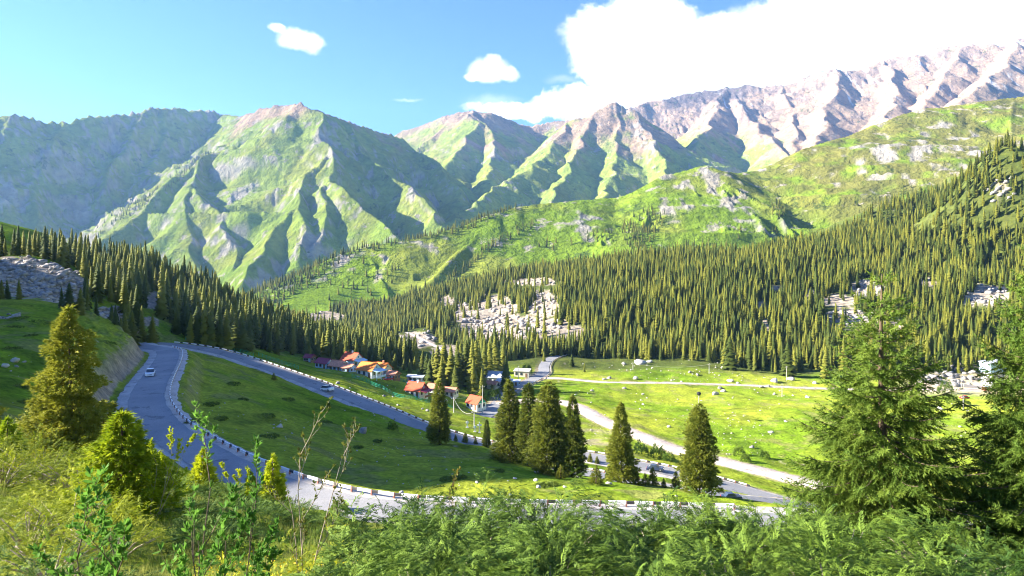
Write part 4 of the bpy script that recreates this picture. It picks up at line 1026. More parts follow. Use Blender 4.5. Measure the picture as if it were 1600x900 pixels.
# ------------------------------------------------------------------ houses
def house(u, v, Y, w, d, hw, rise, rz, wall, roof, label, chim=None, porch=None, windows=3, gable=None, door=True, over=.45, mono=False):
    w *= .9; d *= .9; hw *= .92; rise *= .9
    g = px(u, v, Y); z = H(g[0], g[1]); cz, sz = math.cos(rz), math.sin(rz)
    zz = [H(g[0] + a * w / 2 * cz - b * d / 2 * sz, g[1] + a * w / 2 * sz + b * d / 2 * cz) for a in (-1, 1) for b in (-1, 1)]
    z = (max(zz) + min(zz)) / 2; base = min(zz) - z - .6
    o = empty('house', (g[0], g[1], z), rz); tag(o, label, 'house', 'village houses')
    b = MB(); b.box(w, d, hw - base, z=base)
    if mono: b.add([(-w/2,-d/2,hw),(w/2,-d/2,hw),(w/2,d/2,hw),(-w/2,d/2,hw),(-w/2,d/2,hw+rise),(w/2,d/2,hw+rise)],[(0,3,4),(1,5,2),(3,2,5,4),(0,4,5,1)])
    b.obj('wall', wall, o)
    if not mono:   # gable triangles stand a little proud of nothing: they continue the end walls
        gb = MB()
        for s in (-1, 1):
            x0, x1 = s * (w / 2 - .12), s * (w / 2 + .004)
            gb.add([(x0, -d/2, hw), (x0, d/2, hw), (x0, 0, hw + rise), (x1, -d/2, hw), (x1, d/2, hw), (x1, 0, hw + rise)], [(0, 2, 1), (3, 4, 5), (0, 3, 5, 2), (1, 2, 5, 4), (0, 1, 4, 3)])
        gb.obj('gable', gable or wall, o)
    r = MB(); th = .14; W = w / 2 + over
    if mono:
        k = rise / d; D = d / 2 + over
        v0 = [(x, y, hw + rise / 2 + y * k + t) for t in (.02, .02 + th) for x, y in ((-W, -D), (W, -D), (W, D), (-W, D))]
        r.add(v0, [(0, 3, 2, 1), (4, 5, 6, 7), (0, 1, 5, 4), (1, 2, 6, 5), (2, 3, 7, 6), (3, 0, 4, 7)])
    else:
        k = rise / (d / 2); D = d / 2 + over
        for s in (-1, 1):
            pts = [(x, s * y, hw + rise - y * k + t) for t in (.03, .03 + th) for x, y in ((-W, 0), (W, 0), (W, D), (-W, D))]
            r.add(pts, [(0, 3, 2, 1), (4, 5, 6, 7), (0, 1, 5, 4), (1, 2, 6, 5), (2, 3, 7, 6), (3, 0, 4, 7)])
    ro = r.obj('roof', roof, o)
    if not mono: MB().box(2 * W, .3, .12, z=hw + rise + .1).obj('ridge_cap', roof, ro)
    if chim:
        cx, cy = chim; c = MB(); c.box(.6, .6, 1.9, x=cx * w, y=cy * d, z=hw + rise * .55); c.box(.75, .75, .15, x=cx * w, y=cy * d, z=hw + rise * .55 + 1.9)
        c.obj('chimney', 'white_wall' if roof != 'roof_orange' else 'roof_salmon', ro)
    wz = hw * .36; wh = min(1.3, hw * .45)
    for i in range(windows):
        x = (i + .5) / windows * w - w / 2
        if door and i == windows - 1 and windows > 1: continue
        f = MB(); f.box(1.25, .1, wh + .2, x=x, y=-d / 2 - .03, z=wz - .1); fo = f.obj('window', 'wood_grey' if wall != 'wood_brown' else 'white_wall', o)
        pn = MB()
        for q in (-.28, .28): pn.box(.48, .05, wh, x=x + q, y=-d / 2 - .085, z=wz)
        pn.obj('pane', 'window_glass', fo)
    for s, n in ((1, 2),):
        for i in range(n):
            y = (i + .5) / n * d - d / 2; f = MB(); f.box(.1, 1.1, wh + .2, x=s * (w / 2 + .05), y=y, z=wz - .1); fo = f.obj('window', 'wood_grey', o)
            pn = MB(); 
            for q in (-.25, .25): pn.box(.05, .42, wh, x=s * (w / 2 + .11), y=y + q, z=wz)
            pn.obj('pane', 'window_glass', fo)
    if not mono and rise > 1.6:
        f = MB(); f.box(.1, .9, .9, x=w / 2 + .04, y=0, z=hw + rise * .22); fo = f.obj('window', 'blue_wall', o); MB().box(.05, .65, .65, x=w / 2 + .1, y=0, z=hw + rise * .22 + .12).obj('pane', 'window_glass', fo)
    if door:
        x = (windows - .5) / windows * w - w / 2; do = MB(); do.box(.95, .08, 2.0, x=x, y=-d / 2 - .04, z=.05); dd = do.obj('door', 'wood_brown' if wall != 'wood_brown' else 'blue_wall', o)
        MB().box(.08, .06, .2, x=x + .32, y=-d / 2 - .10, z=1.0).obj('handle', 'metal_grey', dd)
    if porch:
        pm, pr, pl = porch; q = MB()
        for y in (-d / 2 + .3, 0, d / 2 - .3): q.box(.14, .14, hw * .85 + 1, x=w / 2 + pl - .2, y=y, z=-1)
        q.box(.1, d - .5, .8, x=w / 2 + pl - .2, z=.1); q.obj('porch', pm, o)
        t = MB(); t.add([(w/2+.02, -d/2, hw*1.05), (w/2+pl+.2, -d/2, hw*.82), (w/2+pl+.2, d/2, hw*.82), (w/2+.02, d/2, hw*1.05), (w/2+.02, -d/2, hw*1.05+.1), (w/2+pl+.2, -d/2, hw*.82+.1), (w/2+pl+.2, d/2, hw*.82+.1), (w/2+.02, d/2, hw*1.05+.1)], [(0, 3, 2, 1), (4, 5, 6, 7), (0, 1, 5, 4), (1, 2, 6, 5), (2, 3, 7, 6), (3, 0, 4, 7)]); t.obj('porch_roof', pr, o)
    return o
D30 = R(-28)
house(507, 576, 287, 7, 5, 2.6, 1.7, R(-30), 'blue_wall', 'roof_maroon', 'small pale blue house with a maroon roof left of the salmon roofs', gable='white_wall')
house(484, 571, 300, 4, 4, 2.2, 1.2, R(-20), 'wood_brown', 'roof_maroon', 'low maroon roofed shed half hidden by a spruce at the far left of the village')
house(529, 583, 283, 6.6, 5.6, 2.5, 2.0, R(-25), 'blue_wall', 'roof_salmon', 'pale blue house with a salmon roof left of the two tall orange roofed houses', gable='white_wall')
house(545, 588, 279, 4.8, 4.5, 2.2, 1.3, R(-25), 'blue_wall', 'roof_salmon', 'small blue annex with a salmon roof in front of the tall red roofed house', windows=2)
house(550, 573, 299, 7.8, 7.0, 4.2, 2.9, D30, 'blue_wall', 'roof_red', 'tall pale blue house with a red tile roof and white chimney', (.05, .0), ('blue_wall', 'blue_wall', 2.6), gable='white_wall')
house(577, 590, 277, 8.4, 7.0, 3.3, 2.8, D30, 'white_wall', 'roof_orange', 'white house with a bright orange roof and blue porch in front', None, ('blue_wall', 'blue_wall', 2.6), gable='blue_wall')
house(595, 578, 292, 8.2, 6.5, 3.4, 2.6, D30, 'cream_wall', 'roof_orange', 'cream house with a bright orange roof and chimney behind the white one', (.2, .0), None)
house(614, 583, 287, 5.0, 4.5, 2.6, 1.4, D30, 'wood_brown', 'roof_salmon', 'brown wooden cabin with a salmon roof right of the orange roofed houses', windows=2)
house(651, 612, 268, 7.6, 6.5, 2.8, 2.9, D30, 'white_wall', 'roof_red', 'white house with a steep red roof and chimney standing alone below the others', (.1, .0), ('wood_brown', 'roof_maroon', 2.6), gable='roof_maroon')
house(643, 588, 300, 3.6, 3.0, 2.6, .3, R(-8), 'pink_wall', 'roof_grey', 'pink box shaped hut with a flat roof', windows=1, mono=True)
house(653, 589, 298, 5.2, 3.0, 2.7, .3, R(-8), 'white_wall', 'roof_grey', 'white box shaped hut with a flat roof beside the pink hut', windows=2, mono=True)
house(680, 603, 283, 6.2, 5.0, 2.3, 1.7, R(-20), 'white_wall', 'roof_salmon', 'low white house with a salmon roof behind the dark columnar spruce', windows=2)
house(702, 606, 285, 7.0, 5.0, 2.2, 1.4, R(-20), 'cream_wall', 'roof_salmon', 'low cream house with a long salmon roof among the trees')
house(744, 624, 276, 6.6, 6.0, 2.8, 2.6, R(-40), 'white_wall', 'roof_red', 'white house with a green gable and red roof beside the parking place', None, None, gable='green_paint')
house(769, 574, 345, 13, 8, 4.0, 2.6, R(-15), 'white_wall', 'roof_grey', 'large white lodge with a grey metal roof among the spruces', None, ('blue_wall', 'roof_grey', 3.0), windows=5)
house(766, 594, 325, 7, 5, 2.6, 1.2, R(-15), 'cream_wall', 'roof_salmon', 'cream hut with a salmon roof in front of the large lodge', windows=2)
house(788, 592, 330, 8, 6, 3.6, .4, R(-12), 'white_wall', 'roof_grey', 'white flat roofed building by the road right of the lodge', windows=3, mono=True)
house(816, 579, 372, 9, 6, 3.4, .5, R(-12), 'cream_wall', 'concrete', 'cream flat roofed building at the bend of the road behind the village', windows=3, mono=True)
house(803, 596, 338, 6, 4, 2.2, .4, R(-12), 'blue_wall', 'roof_grey', 'low pale shed with a white roof beside the road', windows=2, mono=True)
# cabin on a concrete block, far right
def station():
    g = px(1551, 606, 384); z = H(g[0], g[1]); o = empty('cable_station', (g[0], g[1], z), R(18)); tag(o, 'pale blue box shaped cable station on a white concrete block far right below the wood', 'cable station')
    MB().box(8.5, 6, 9.5, z=-1.5).obj('base_block', 'concrete', o); b = MB(); b.box(11.5, 7, 5.6, z=8.0); b.obj('cabin', 'blue_wall', o)
    r = MB(); r.add([(x, y, 13.62 + (x * .06) + t) for t in (0, .3) for x, y in ((-6.1, -3.9), (6.1, -3.9), (6.1, 3.9), (-6.1, 3.9))], [(0, 3, 2, 1), (4, 5, 6, 7), (0, 1, 5, 4), (1, 2, 6, 5), (2, 3, 7, 6), (3, 0, 4, 7)]); r.obj('roof', 'roof_grey', o)
    f = MB(); f.box(2.2, .1, 2.0, x=3.6, y=-3.54, z=9.6); fo = f.obj('window', 'wood_grey', o); MB().box(1.9, .06, 1.7, x=3.6, y=-3.61, z=9.75).obj('pane', 'window_glass', fo)
    for x in (-3.9, 3.9):
        for y in (-2.6, 2.6): MB().box(.5, .5, 9, x=x * 1.12, y=y * 1.18, z=-1).obj('leg', 'metal_grey', o)
    st = MB()
    for i in range(12): st.box(1.2, .3, .08, x=-6.2, y=-3 + i * .45, z=.4 + i * .62)
    st.obj('stairs', 'metal_grey', o)
    g = px(1520, 610, 378); o = empty('retaining_wall', (g[0], g[1], H(g[0], g[1])), R(-6)); tag(o, 'low white concrete wall left of the cable station', 'wall')
    for i in range(5): MB().box(1.98, .4, 2.6 - .25 * i, x=-4 + 2 * i, z=-.6).obj('concrete_slab', 'concrete', o)
    g = px(1541, 613, 372); o = empty('red_hut', (g[0], g[1], H(g[0], g[1])), R(-6)); tag(o, 'small red hut beside the foot of the cable station', 'hut')
    MB().box(3.2, 2.4, 2.4, z=-.4).obj('wall', 'roof_red', o); r = MB(); r.box(3.7, 2.9, .15, z=2.0); r.obj('roof', 'roof_grey', o); MB().box(.8, .06, 1.7, y=-1.22, z=.1).obj('door', 'wood_grey', o)
station()
# ------------------------------------------------------------------ fences
def fence(pts, label, step=2.2, h=1.25, m='green_paint', y0=60, y1=500):
    P = np.array([px(*p) for p in pts]); arc = np.concatenate([[0], np.cumsum(np.linalg.norm(np.diff(P[:, :2], axis=0), axis=1))])
    n = int(arc[-1] / step); Q = []
    for i in range(n + 1):
        x = np.interp(i * step, arc, P[:, 0]); y = np.interp(i * step, arc, P[:, 1]); Q.append(Vector((x, y, H(x, y))))
    o = empty('fence', Q[0]); tag(o, label, 'fence', 'green wire fences')
    pm = MB().box(.12, .12, h + .4, z=-.3).mesh('post'); pm.materials.append(mat(m))
    for q in Q:
        p = bpy.data.objects.new('post', pm); COL.objects.link(p); p.parent = o; p.location = q - Q[0]
    for a, b in zip(Q[:-1], Q[1:]):
        s = MB(); 
        for z in (.12, h * .55, h - .06): s.tube([a - Q[0] + Vector((0, 0, z)), b - Q[0] + Vector((0, 0, z))], .035, 4)
        for k in (.2, .4, .6, .8): c = a.lerp(b, k) - Q[0]; s.tube([c + Vector((0, 0, .1)), c + Vector((0, 0, h - .05))], .02, 3)
        s.obj('fence_panel', m, o)
fence([(550, 589, 262), (574, 596, 256), (586, 600, 254), (603, 610, 247), (616, 617, 243), (627, 624, 240), (637, 627, 239), (660, 628, 240), (678, 629, 241)], 'green fence curving along the meadow below the village houses')
fence([(700, 628, 245), (722, 628, 250), (738, 626, 258)], 'short green fence left of the parking place')
fence([(404, 554, 262), (425, 560, 258), (447, 567, 254), (470, 576, 250)], 'green fence on the grass below the left wood above the lower road')
fence([(346, 541, 252), (372, 548, 254), (398, 554, 256)], 'green fence under the dark spruces right of the road bend')
fence([(606, 588, 284), (625, 586, 290), (640, 590, 292)], 'green fence round the village garden right of the orange roofed houses')
fence([(290, 530, 244), (304, 532, 244)], 'short green fence above the road bend')
# ------------------------------------------------------------------ poles and wires
def pole(u, v1, v0, Y, label, arm=True, lamp=False):
    g = px(u, v1, Y); z = H(g[0], g[1]); h = (HV - v0) / FPX * Y - z
    o = empty('power_pole', (g[0], g[1], z), R(20)); tag(o, label, 'pole', 'poles along the valley')
    MB().tube([(0, 0, -.5), (0, 0, h * .5), (0, 0, h)], [.17, .14, .10], 7).obj('pole_shaft', 'concrete', o)
    if arm:
        a = MB(); a.box(1.6, .12, .12, z=h - .7); c = a.obj('crossarm', 'wood_grey', o)
        for x in (-.7, 0, .7): MB().tube([(x, 0, h - .58), (x, 0, h - .38)], .06, 6).obj('insulator', 'white_wall', c)
    if lamp:
        a = MB(); a.tube([(0, 0, h - .9), (0, 0, h - .4), (0, 0, h + .1), (0, 0, h + .4)], [.5, .85, .8, .3], 10); a.obj('lamp_head', 'black', o)
    return Vector((g[0], g[1], z + h - .5))
pa = pole(709, 651, 620, 228, 'slim pole on the grass above the guardrail right of the dark columnar spruce')
pb = pole(741, 669, 640, 204, 'slim pole left of the small slim spruce by the parking place')
pc = pole(754, 634, 602, 268, 'pole beside the white house with the green gable')
pd_ = pole(1092, 645, 614, 262, 'pole with a dark round lamp head behind the bright sunlit spruce', False, True)
pe = pole(989, 588, 566, 400, 'pole on the rocky grass in front of the wood left of the others')
pf = pole(1108, 594, 568, 388, 'pole on the grass above the thin white track')
pg = pole(1229, 599, 572, 378, 'pole beside the thin white track left of the near spruce')
ph = pole(1222, 618, 600, 330, 'short pole just below the thin white track')
pi_ = pole(1505, 648, 619, 292, 'pale pole right of the near spruce on the bright meadow')
pj = pole(1502, 613, 588, 372, 'pale pole near the concrete wall of the cable station')
pk = pole(810, 600, 572, 352, 'pole beside the road behind the village')
def wire(a, b, sag, label):
    pts = [a.lerp(b, t) + Vector((0, 0, -4 * sag * t * (1 - t))) for t in np.linspace(0, 1, 13)]
    o0 = pts[0]; o = MB().tube([p - o0 for p in pts], .035, 4).obj('power_line', 'concrete'); o.location = o0; tag(o, label, 'wire')
wire(pa, pb, 2.4, 'sagging wire between the two slim poles above the guardrail')
wire(pa, pc, 1.5, 'sagging wire from the slim pole to the pole by the green gabled house')
wire(pe, pf, 2.0, 'thin wire over the rocky grass in front of the wood')
# white posts with plates on the grass by the parking place
for u, v, Y, s, lab in [(730, 672, 202, 1.0, 'small white post left of three on the grass above the guardrail'), (742, 679, 197, .9, 'small white and blue post in the middle of three on the grass above the guardrail'), (749, 677, 197, 1.5, 'tallest white post right of three on the grass above the guardrail')]:
    g = px(u, v, Y); o = empty('memorial_post', (g[0], g[1], H(g[0], g[1]))); tag(o, lab, 'post')
    MB().box(.28, .28, 2.2 * s, z=-.2).obj('shaft', 'white_wall', o); MB().box(.9 * s, .14, .5, z=1.3 * s).obj('plate', 'blue_wall' if u == 742 else 'white_wall', o); MB().box(.8, .8, .3, z=-.1).obj('plinth', 'concrete', o)
# ------------------------------------------------------------------ cars
def car(P, rz, label, paint='car_white', suv=False, slope=0.0):
    o = empty('car', tuple(P), rz); o.rotation_euler = (0, slope, rz); tag(o, label, 'car')
    L_, W_, Hh = (4.6, 1.85, 1.72) if suv else (4.3, 1.75, 1.48)
    prof = [(-.5, .30), (-.5, .60), (-.47, .80 if suv else .68), (-.40, .84 if suv else .72), (-.2, .62 * 1.0 + .0), (.5, .60), (.5, .3)]
    x = lambda t: t * L_
    # lower body: side profile lofted over the width with tumblehome
    side = [(-.5, .18), (-.49, .42), (-.46, .56), (-.20, .60), (.28, .60), (.44, .57), (.495, .45), (.5, .2)]
    ys = [(-1, .93), (-.96, 1.0), (-.6, 1.02), (.6, 1.02), (.96, 1.0), (1, .93)]
    V = []; n = len(side)
    for y, k in ys:
        for a, z in side: V.append((x(a) * (k if abs(a) > .4 else 1), y * W_ / 2, .18 * Hh * 0 + z * Hh * (1 if z > .3 else 1)))
    F = [(j * n + i, j * n + i + 1, (j + 1) * n + i + 1, (j + 1) * n + i) for j in range(len(ys) - 1) for i in range(n - 1)]
    F += [tuple(range(n))[::-1], tuple((len(ys) - 1) * n + i for i in range(n))] + [(0, n, 2 * n, 3 * n, 4 * n, 5 * n, 5 * n + n - 1, 4 * n + n - 1, 3 * n + n - 1, 2 * n + n - 1, n + n - 1, n - 1)]
    b = MB(); b.add(V, F); b.obj('body', paint, o)
    cab = [(-.24, .58), (-.10, .95), (.02, 1.0), (.30 if suv else .22, .98), (.44 if suv else .38, .60)]
    V = []; n = len(cab)
    for y, k in ((-.92, 0), (-.74, 1), (.74, 1), (.92, 0)):
        for a, z in cab: V.append((x(a), y * W_ / 2 if z > .7 or k == 0 else y * W_ / 2, (z if k else .58) * Hh))
    gl = MB(); gl.add(V, [(j * n + i, j * n + i + 1, (j + 1) * n + i + 1, (j + 1) * n + i) for j in range(3) for i in range(n - 1)] + [tuple(range(n))[::-1], tuple(3 * n + i for i in range(n))]); gl.obj('window_glass', 'window_glass', o)
    r = MB(); v, f = bevelled(L_ * (.36 if suv else .28), W_ * .76, .07, .02); r.add(np.array(v) + ((.07 if not suv else .11) * L_, 0, Hh * .965), f); r.obj('roof', paint, o)
    for a in (-.31, .30):
        for s in (-1, 1):
            wq = MB(); wq.tube([(x(a), s * (W_ / 2 - .17), .33), (x(a), s * (W_ / 2 + .03), .33)], [.33, .33], 14); wo = wq.obj('wheel', 'tyre', o)
            MB().tube([(x(a), s * (W_ / 2 + .0), .33), (x(a), s * (W_ / 2 + .045), .33)], [.2, .18], 10).obj('rim', 'metal_grey', wo)
    for s in (-1, 1):
        MB().box(.10, .36, .15, x=x(-.488), y=s * W_ * .36, z=Hh * .43).obj('headlight', 'white_wall', o)
        MB().box(.08, .30, .17, x=x(.493), y=s * W_ * .37, z=Hh * .42).obj('tail_light', 'lamp_red', o)
    MB().box(.06, .9, .18, x=x(-.497), z=Hh * .27).obj('grille', 'black', o)
    return o
def road_pt(P, u, off=0.0, dz=.06):
    i = idx(P, u); q = offsets(P, off)[i]; d = P[min(i + 1, len(P) - 1)] - P[max(i - 1, 0)]
    return (q[0], q[1], q[2] + dz), math.atan2(d[1], d[0]), d
q, a, d = road_pt(ROAD_A[26:75], 240, -1.1)
i = int(np.argmin(np.abs(ROAD_A[:, 1] - 150) + (ROAD_A[:, 2] < -40) * 99)); Q = offsets(ROAD_A, 1.3)[i]; d = ROAD_A[i + 1] - ROAD_A[i - 1]
car((Q[0], Q[1], Q[2] + .05), math.atan2(d[1], d[0]) + math.pi, 'white hatchback driving towards the camera on the upper road by the cut bank')
q, a, d = road_pt(ROAD_B[20:], 518, 1.3); car(q, a + math.pi, 'white off-road car driving on the lower road above the black and white guardrail', suv=True, slope=.10)
q, a, d = road_pt(ROAD_C, 1140, 1.6, .08); car(q, a + math.pi, 'dark blue car parked at the roadside right of the bright sunlit spruce', 'car_dark')
q, a, d = road_pt(ROAD_B[20:], 1024, 1.4); car(q, a + math.pi, 'dark car driving on the lower road right of the solitary spruce', 'car_dark', slope=.06)
for u, v, Y, rz, lab, pt in [(643, 596, 290, .3, 'small white car parked in the village garden behind the red roofed house', 'car_white'), (690, 612, 272, -.4, 'white car parked right of the red roofed house', 'car_white'), (1507, 627, 330, .1, 'red car parked on the grass below the cable station', 'car_red'), (606, 590, 281, .5, 'red car parked beside the orange roofed house', 'car_red')]:
    g = px(u, v, Y); car((g[0], g[1], H(g[0], g[1]) + .03), rz, lab, pt)
# ------------------------------------------------------------------ boulders and stones
def rock_vf(seed, sub=2):
    import bmesh
    bm = bmesh.new(); bmesh.ops.create_icosphere(bm, subdivisions=sub, radius=1.0); rr = random.Random(seed)
    pl = [(Vector((rr.gauss(0, 1), rr.gauss(0, 1), rr.gauss(0, 1))).normalized(), rr.uniform(.45, .75)) for _ in range(12)]
    sc = (rr.uniform(.9, 1.2), rr.uniform(.75, 1.0), rr.uniform(.6, .8))
    for v in bm.verts:
        c = v.co.copy()
        for n, d in pl:
            k = c.dot(n) - d
            if k > 0: c -= n * k * .97
        c += Vector((rr.gauss(0, 1), rr.gauss(0, 1), rr.gauss(0, 1))) * .025
        v.co = Vector((c.x * sc[0], c.y * sc[1], c.z * sc[2]))
    vs = np.array([v.co[:] for v in bm.verts]); fs = np.array([[v.index for v in f.verts] for f in bm.faces]); bm.free(); return vs, fs
ROCKM = []
for s in range(5):
    v, f = rock_vf(s); me = np_mesh('boulder', v, f); ROCKM.append(me)
RM2 = []
for k, me in enumerate(ROCKM): 
    for mn in ('rock', 'rock_pale'):
        c = me.copy(); c.materials.append(mat(mn)); RM2.append(c)
ROCKS_AT = [ # column, row of the foot, width in pixels, tone, label
 (437, 668, 13, 1, 'round white boulder on the dark meadow left of the big grey one'), (567, 676, 24, 0, 'big grey boulder on the meadow beside the lower road'), (23, 566, 17, 1, 'tall pale boulder of the group on the left meadow'), (8, 574, 16, 1, 'long pale boulder at the left edge of the photo'), (37, 567, 9, 0, 'small grey boulder right of the tall pale one on the left meadow'), (26, 574, 8, 0, 'low stone in front of the tall pale boulder on the left meadow'),
 (627, 771, 9, 1, 'small white boulder just above the near guardrail'), (839, 740, 11, 1, 'pale boulder at the foot of the spruce group'), (903, 746, 11, 1, 'pale boulder right of the spruce group on the meadow edge'), (805, 749, 9, 1, 'white boulder left of the spruce group on the grass'), (837, 752, 11, 1, 'flat white boulder on the bright grass below the spruce group'), (952, 757, 11, 1, 'white boulder at the foot of the solitary spruce'), (841, 763, 12, 1, 'pointed pale boulder on the bright grass in the middle of the meadow edge'), (882, 762, 7, 1, 'small flat stone on the bright grass'), (1057, 776, 7, 1, 'small white stone on the bright grass left of the sunlit spruce'), (797, 774, 7, 1, 'small white stone near the near guardrail'), (745, 755, 9, 1, 'flat pale stone on the meadow'), (820, 785, 8, 1, 'white stone behind the juniper bush top'),
 (622, 634, 7, 0, 'grey stone left of two on the slope above the guardrail'), (628, 645, 8, 0, 'grey stone below the green fence'), (600, 620, 7, 0, 'low stone on the slope under the green fence'), (528, 600, 9, 0, 'slanted grey stone under the salmon roofed house'), (668, 643, 8, 0, 'pale stone on the slope left of the dark columnar spruce'), (660, 640, 6, 0, 'small stone on the slope below the fence corner'), (560, 590, 7, 0, 'pale stone beside the green fence end'),
 (952, 592, 9, 0, 'grey boulder on the rocky grass left of the far pole'), (945, 594, 8, 1, 'pale boulder left of the grey boulder on the rocky grass'), (993, 593, 12, 1, 'pale boulder at the foot of the left far pole'), (1000, 570, 22, 1, 'wide pale rock slab in front of the wood'), (1014, 567, 14, 1, 'pale slab right of the wide slab in front of the wood'), (975, 570, 10, 0, 'dark stone in front of the wood'), (1235, 594, 13, 1, 'large white boulder by the wood edge left of the near spruce'), (1211, 598, 17, 1, 'low wide white boulder beside the thin track'), (1142, 597, 13, 1, 'flat white stone above the thin track'), (1153, 600, 8, 1, 'small white stone above the thin track'), (1078, 583, 9, 0, 'grey stone on the rocky grass'), (1090, 587, 9, 0, 'grey stone right of the middle of the rocky grass'), (1130, 577, 10, 1, 'pale stone below the wood edge'), (1273, 600, 10, 1, 'pale stone near the left side of the near spruce'), (1190, 606, 12, 1, 'flat stone on the lower side of the thin track'), (1200, 605, 8, 1, 'small stone on the lower side of the thin track'),
 (1118, 617, 14, 1, 'white boulder of the cluster on the bright meadow right of the lamp pole'), (1130, 613, 11, 1, 'second white boulder of the cluster on the bright meadow'), (1125, 608, 10, 0, 'grey boulder at the top of the cluster on the bright meadow'), (1004, 617, 7, 1, 'lone white stone on the bright meadow'), (1005, 633, 6, 1, 'tiny white stone on the bright meadow'), (975, 608, 8, 0, 'grey stone below the thin track'), (1028, 726, 6, 1, 'stone on the verge'), (1205, 677, 10, 1, 'white boulder on the bright meadow left of the near spruce'), (1228, 660, 8, 1, 'small white boulder above the white boulder left of the near spruce'), (1210, 617, 8, 1, 'pale stone on the meadow below the track'), (1262, 622, 9, 1, 'pale stone by the upper left of the near spruce'), (925, 612, 8, 0, 'stone beside the end of the thin track'), (1468, 640, 11, 1, 'pale stone right of the near spruce'), (1500, 668, 9, 1, 'stone on the meadow between the two near spruces'), (1175, 700, 10, 0, 'stone beside the wide dirt track'), (960, 660, 9, 1, 'pale stone beside the wide dirt track'), (1045, 668, 8, 1, 'pale stone above the dirt track'),
]
for n, (u, v, wpx, tone, lab) in enumerate(ROCKS_AT):
    g = hit(u, v - .5, 30, 1200)
    if g is None: continue
    o = bpy.data.objects.new('boulder', RM2[(n % 5) * 2 + tone]); COL.objects.link(o); s = wpx / FPX * g[1] * .50
    o.location = (g[0], g[1], g[2] + s * .22); o.scale = (s, s, s * .85); o.rotation_euler = (0, 0, n * 1.7); tag(o, lab, 'boulder', 'boulders on the meadows')
# stones: loose stuff
def stones(name, label, regs, dens, smin, smax, seed, m, sub_mesh=None):
    r = np.random.RandomState(seed); v0, f0 = rock_vf(3, 1); P = []; S = []
    for (pu, pv, a, b, n, y0, y1) in regs:
        for k in range(int(n * dens)):
            t = r.uniform(0, 6.283); q = math.sqrt(r.uniform(0, 1)); u = pu + math.cos(t) * q * a; v = pv + math.sin(t) * q * b
            P.append((u, v, y0, y1))
    # place in bulk: march all rays together
    A = np.array(P); ys = np.concatenate([np.arange(60, 300, 1.5), np.arange(300, 1200, 5)]); pos = np.full((len(A), 3), np.nan); alive = np.ones(len(A), bool)
    for Y in ys:
        k = alive & (Y >= A[:, 2]) & (Y <= A[:, 3])
        if not k.any(): continue
        x = (A[k, 0] - 800) / FPX * Y; z = (HV - A[k, 1]) / FPX * Y; h = near_h(x, np.full(x.shape, Y)); h2 = z <= h
        ii = np.nonzero(k)[0][h2]; pos[ii, 0] = x[h2]; pos[ii, 1] = Y; alive[ii] = False
    ok = ~np.isnan(pos[:, 0]); pos = pos[ok]; pos[:, 2], rd = height(pos[:, 0], pos[:, 1], True); pos = pos[rd > .9]
    sc = (smin + (smax - smin) * r.uniform(0, 1, len(pos)) ** 2.2) * np.clip(pos[:, 1] / 200, .45, 2.2)
    D = np.stack([np.cos(r.uniform(0, 6.3, len(pos))), np.sin(r.uniform(0, 6.3, len(pos))), r.uniform(-.2, .2, len(pos))], 1)
    V, F = bake(v0 * (1, 1, .8), f0, pos + np.stack([sc * 0, sc * 0, sc * .15], 1), D, sc, r.uniform(-.5, .5, len(pos)))
    o = link_obj(name, np_mesh(name, V, F), None, m); tag(o, label, 'stones', kind='stuff')
stones('meadow_stones', 'scattered small pale stones on the meadows', [(500, 690, 180, 45, 110, 60, 200), (640, 720, 130, 35, 70, 60, 200), (330, 640, 60, 60, 45, 60, 200), (700, 750, 100, 16, 30, 60, 150), (1060, 570, 160, 16, 140, 380, 440), (1110, 590, 110, 8, 60, 340, 400), (1150, 685, 55, 35, 90, 180, 330), (1060, 640, 130, 30, 60, 220, 350), (1150, 640, 110, 26, 40, 220, 350), (950, 690, 60, 30, 40, 180, 260), (650, 620, 60, 26, 40, 200, 270), (560, 610, 50, 14, 20, 200, 270), (60, 590, 70, 50, 14, 60, 170), (1230, 610, 60, 10, 40, 300, 400), (1480, 650, 50, 40, 60, 200, 400), (900, 625, 40, 25, 40, 240, 330), (620, 655, 40, 10, 30, 180, 215), (660, 680, 30, 8, 22, 150, 190)], .8, .10, .50, 3, 'rock_pale')
stones('rubble', 'grey and pale rubble of the boulder fields', [(50, 432, 82, 30, 420, 205, 262), (95, 448, 50, 24, 130, 205, 262), (15, 496, 20, 5, 12, 160, 210), (170, 492, 22, 9, 40, 205, 330), (750, 488, 50, 24, 170, 430, 900), (800, 512, 80, 16, 260, 420, 900), (850, 478, 22, 18, 60, 430, 900), (500, 494, 45, 8, 60, 400, 1100), (1330, 498, 45, 16, 120, 380, 800), (1355, 448, 30, 14, 70, 380, 900), (1545, 465, 40, 18, 90, 380, 900), (1565, 300, 24, 18, 60, 500, 1200), (1480, 592, 60, 14, 130, 360, 420), (650, 530, 30, 12, 50, 420, 700), (835, 440, 48, 6, 40, 500, 1100)], 1.15, .3, 1.9, 4, 'rock')
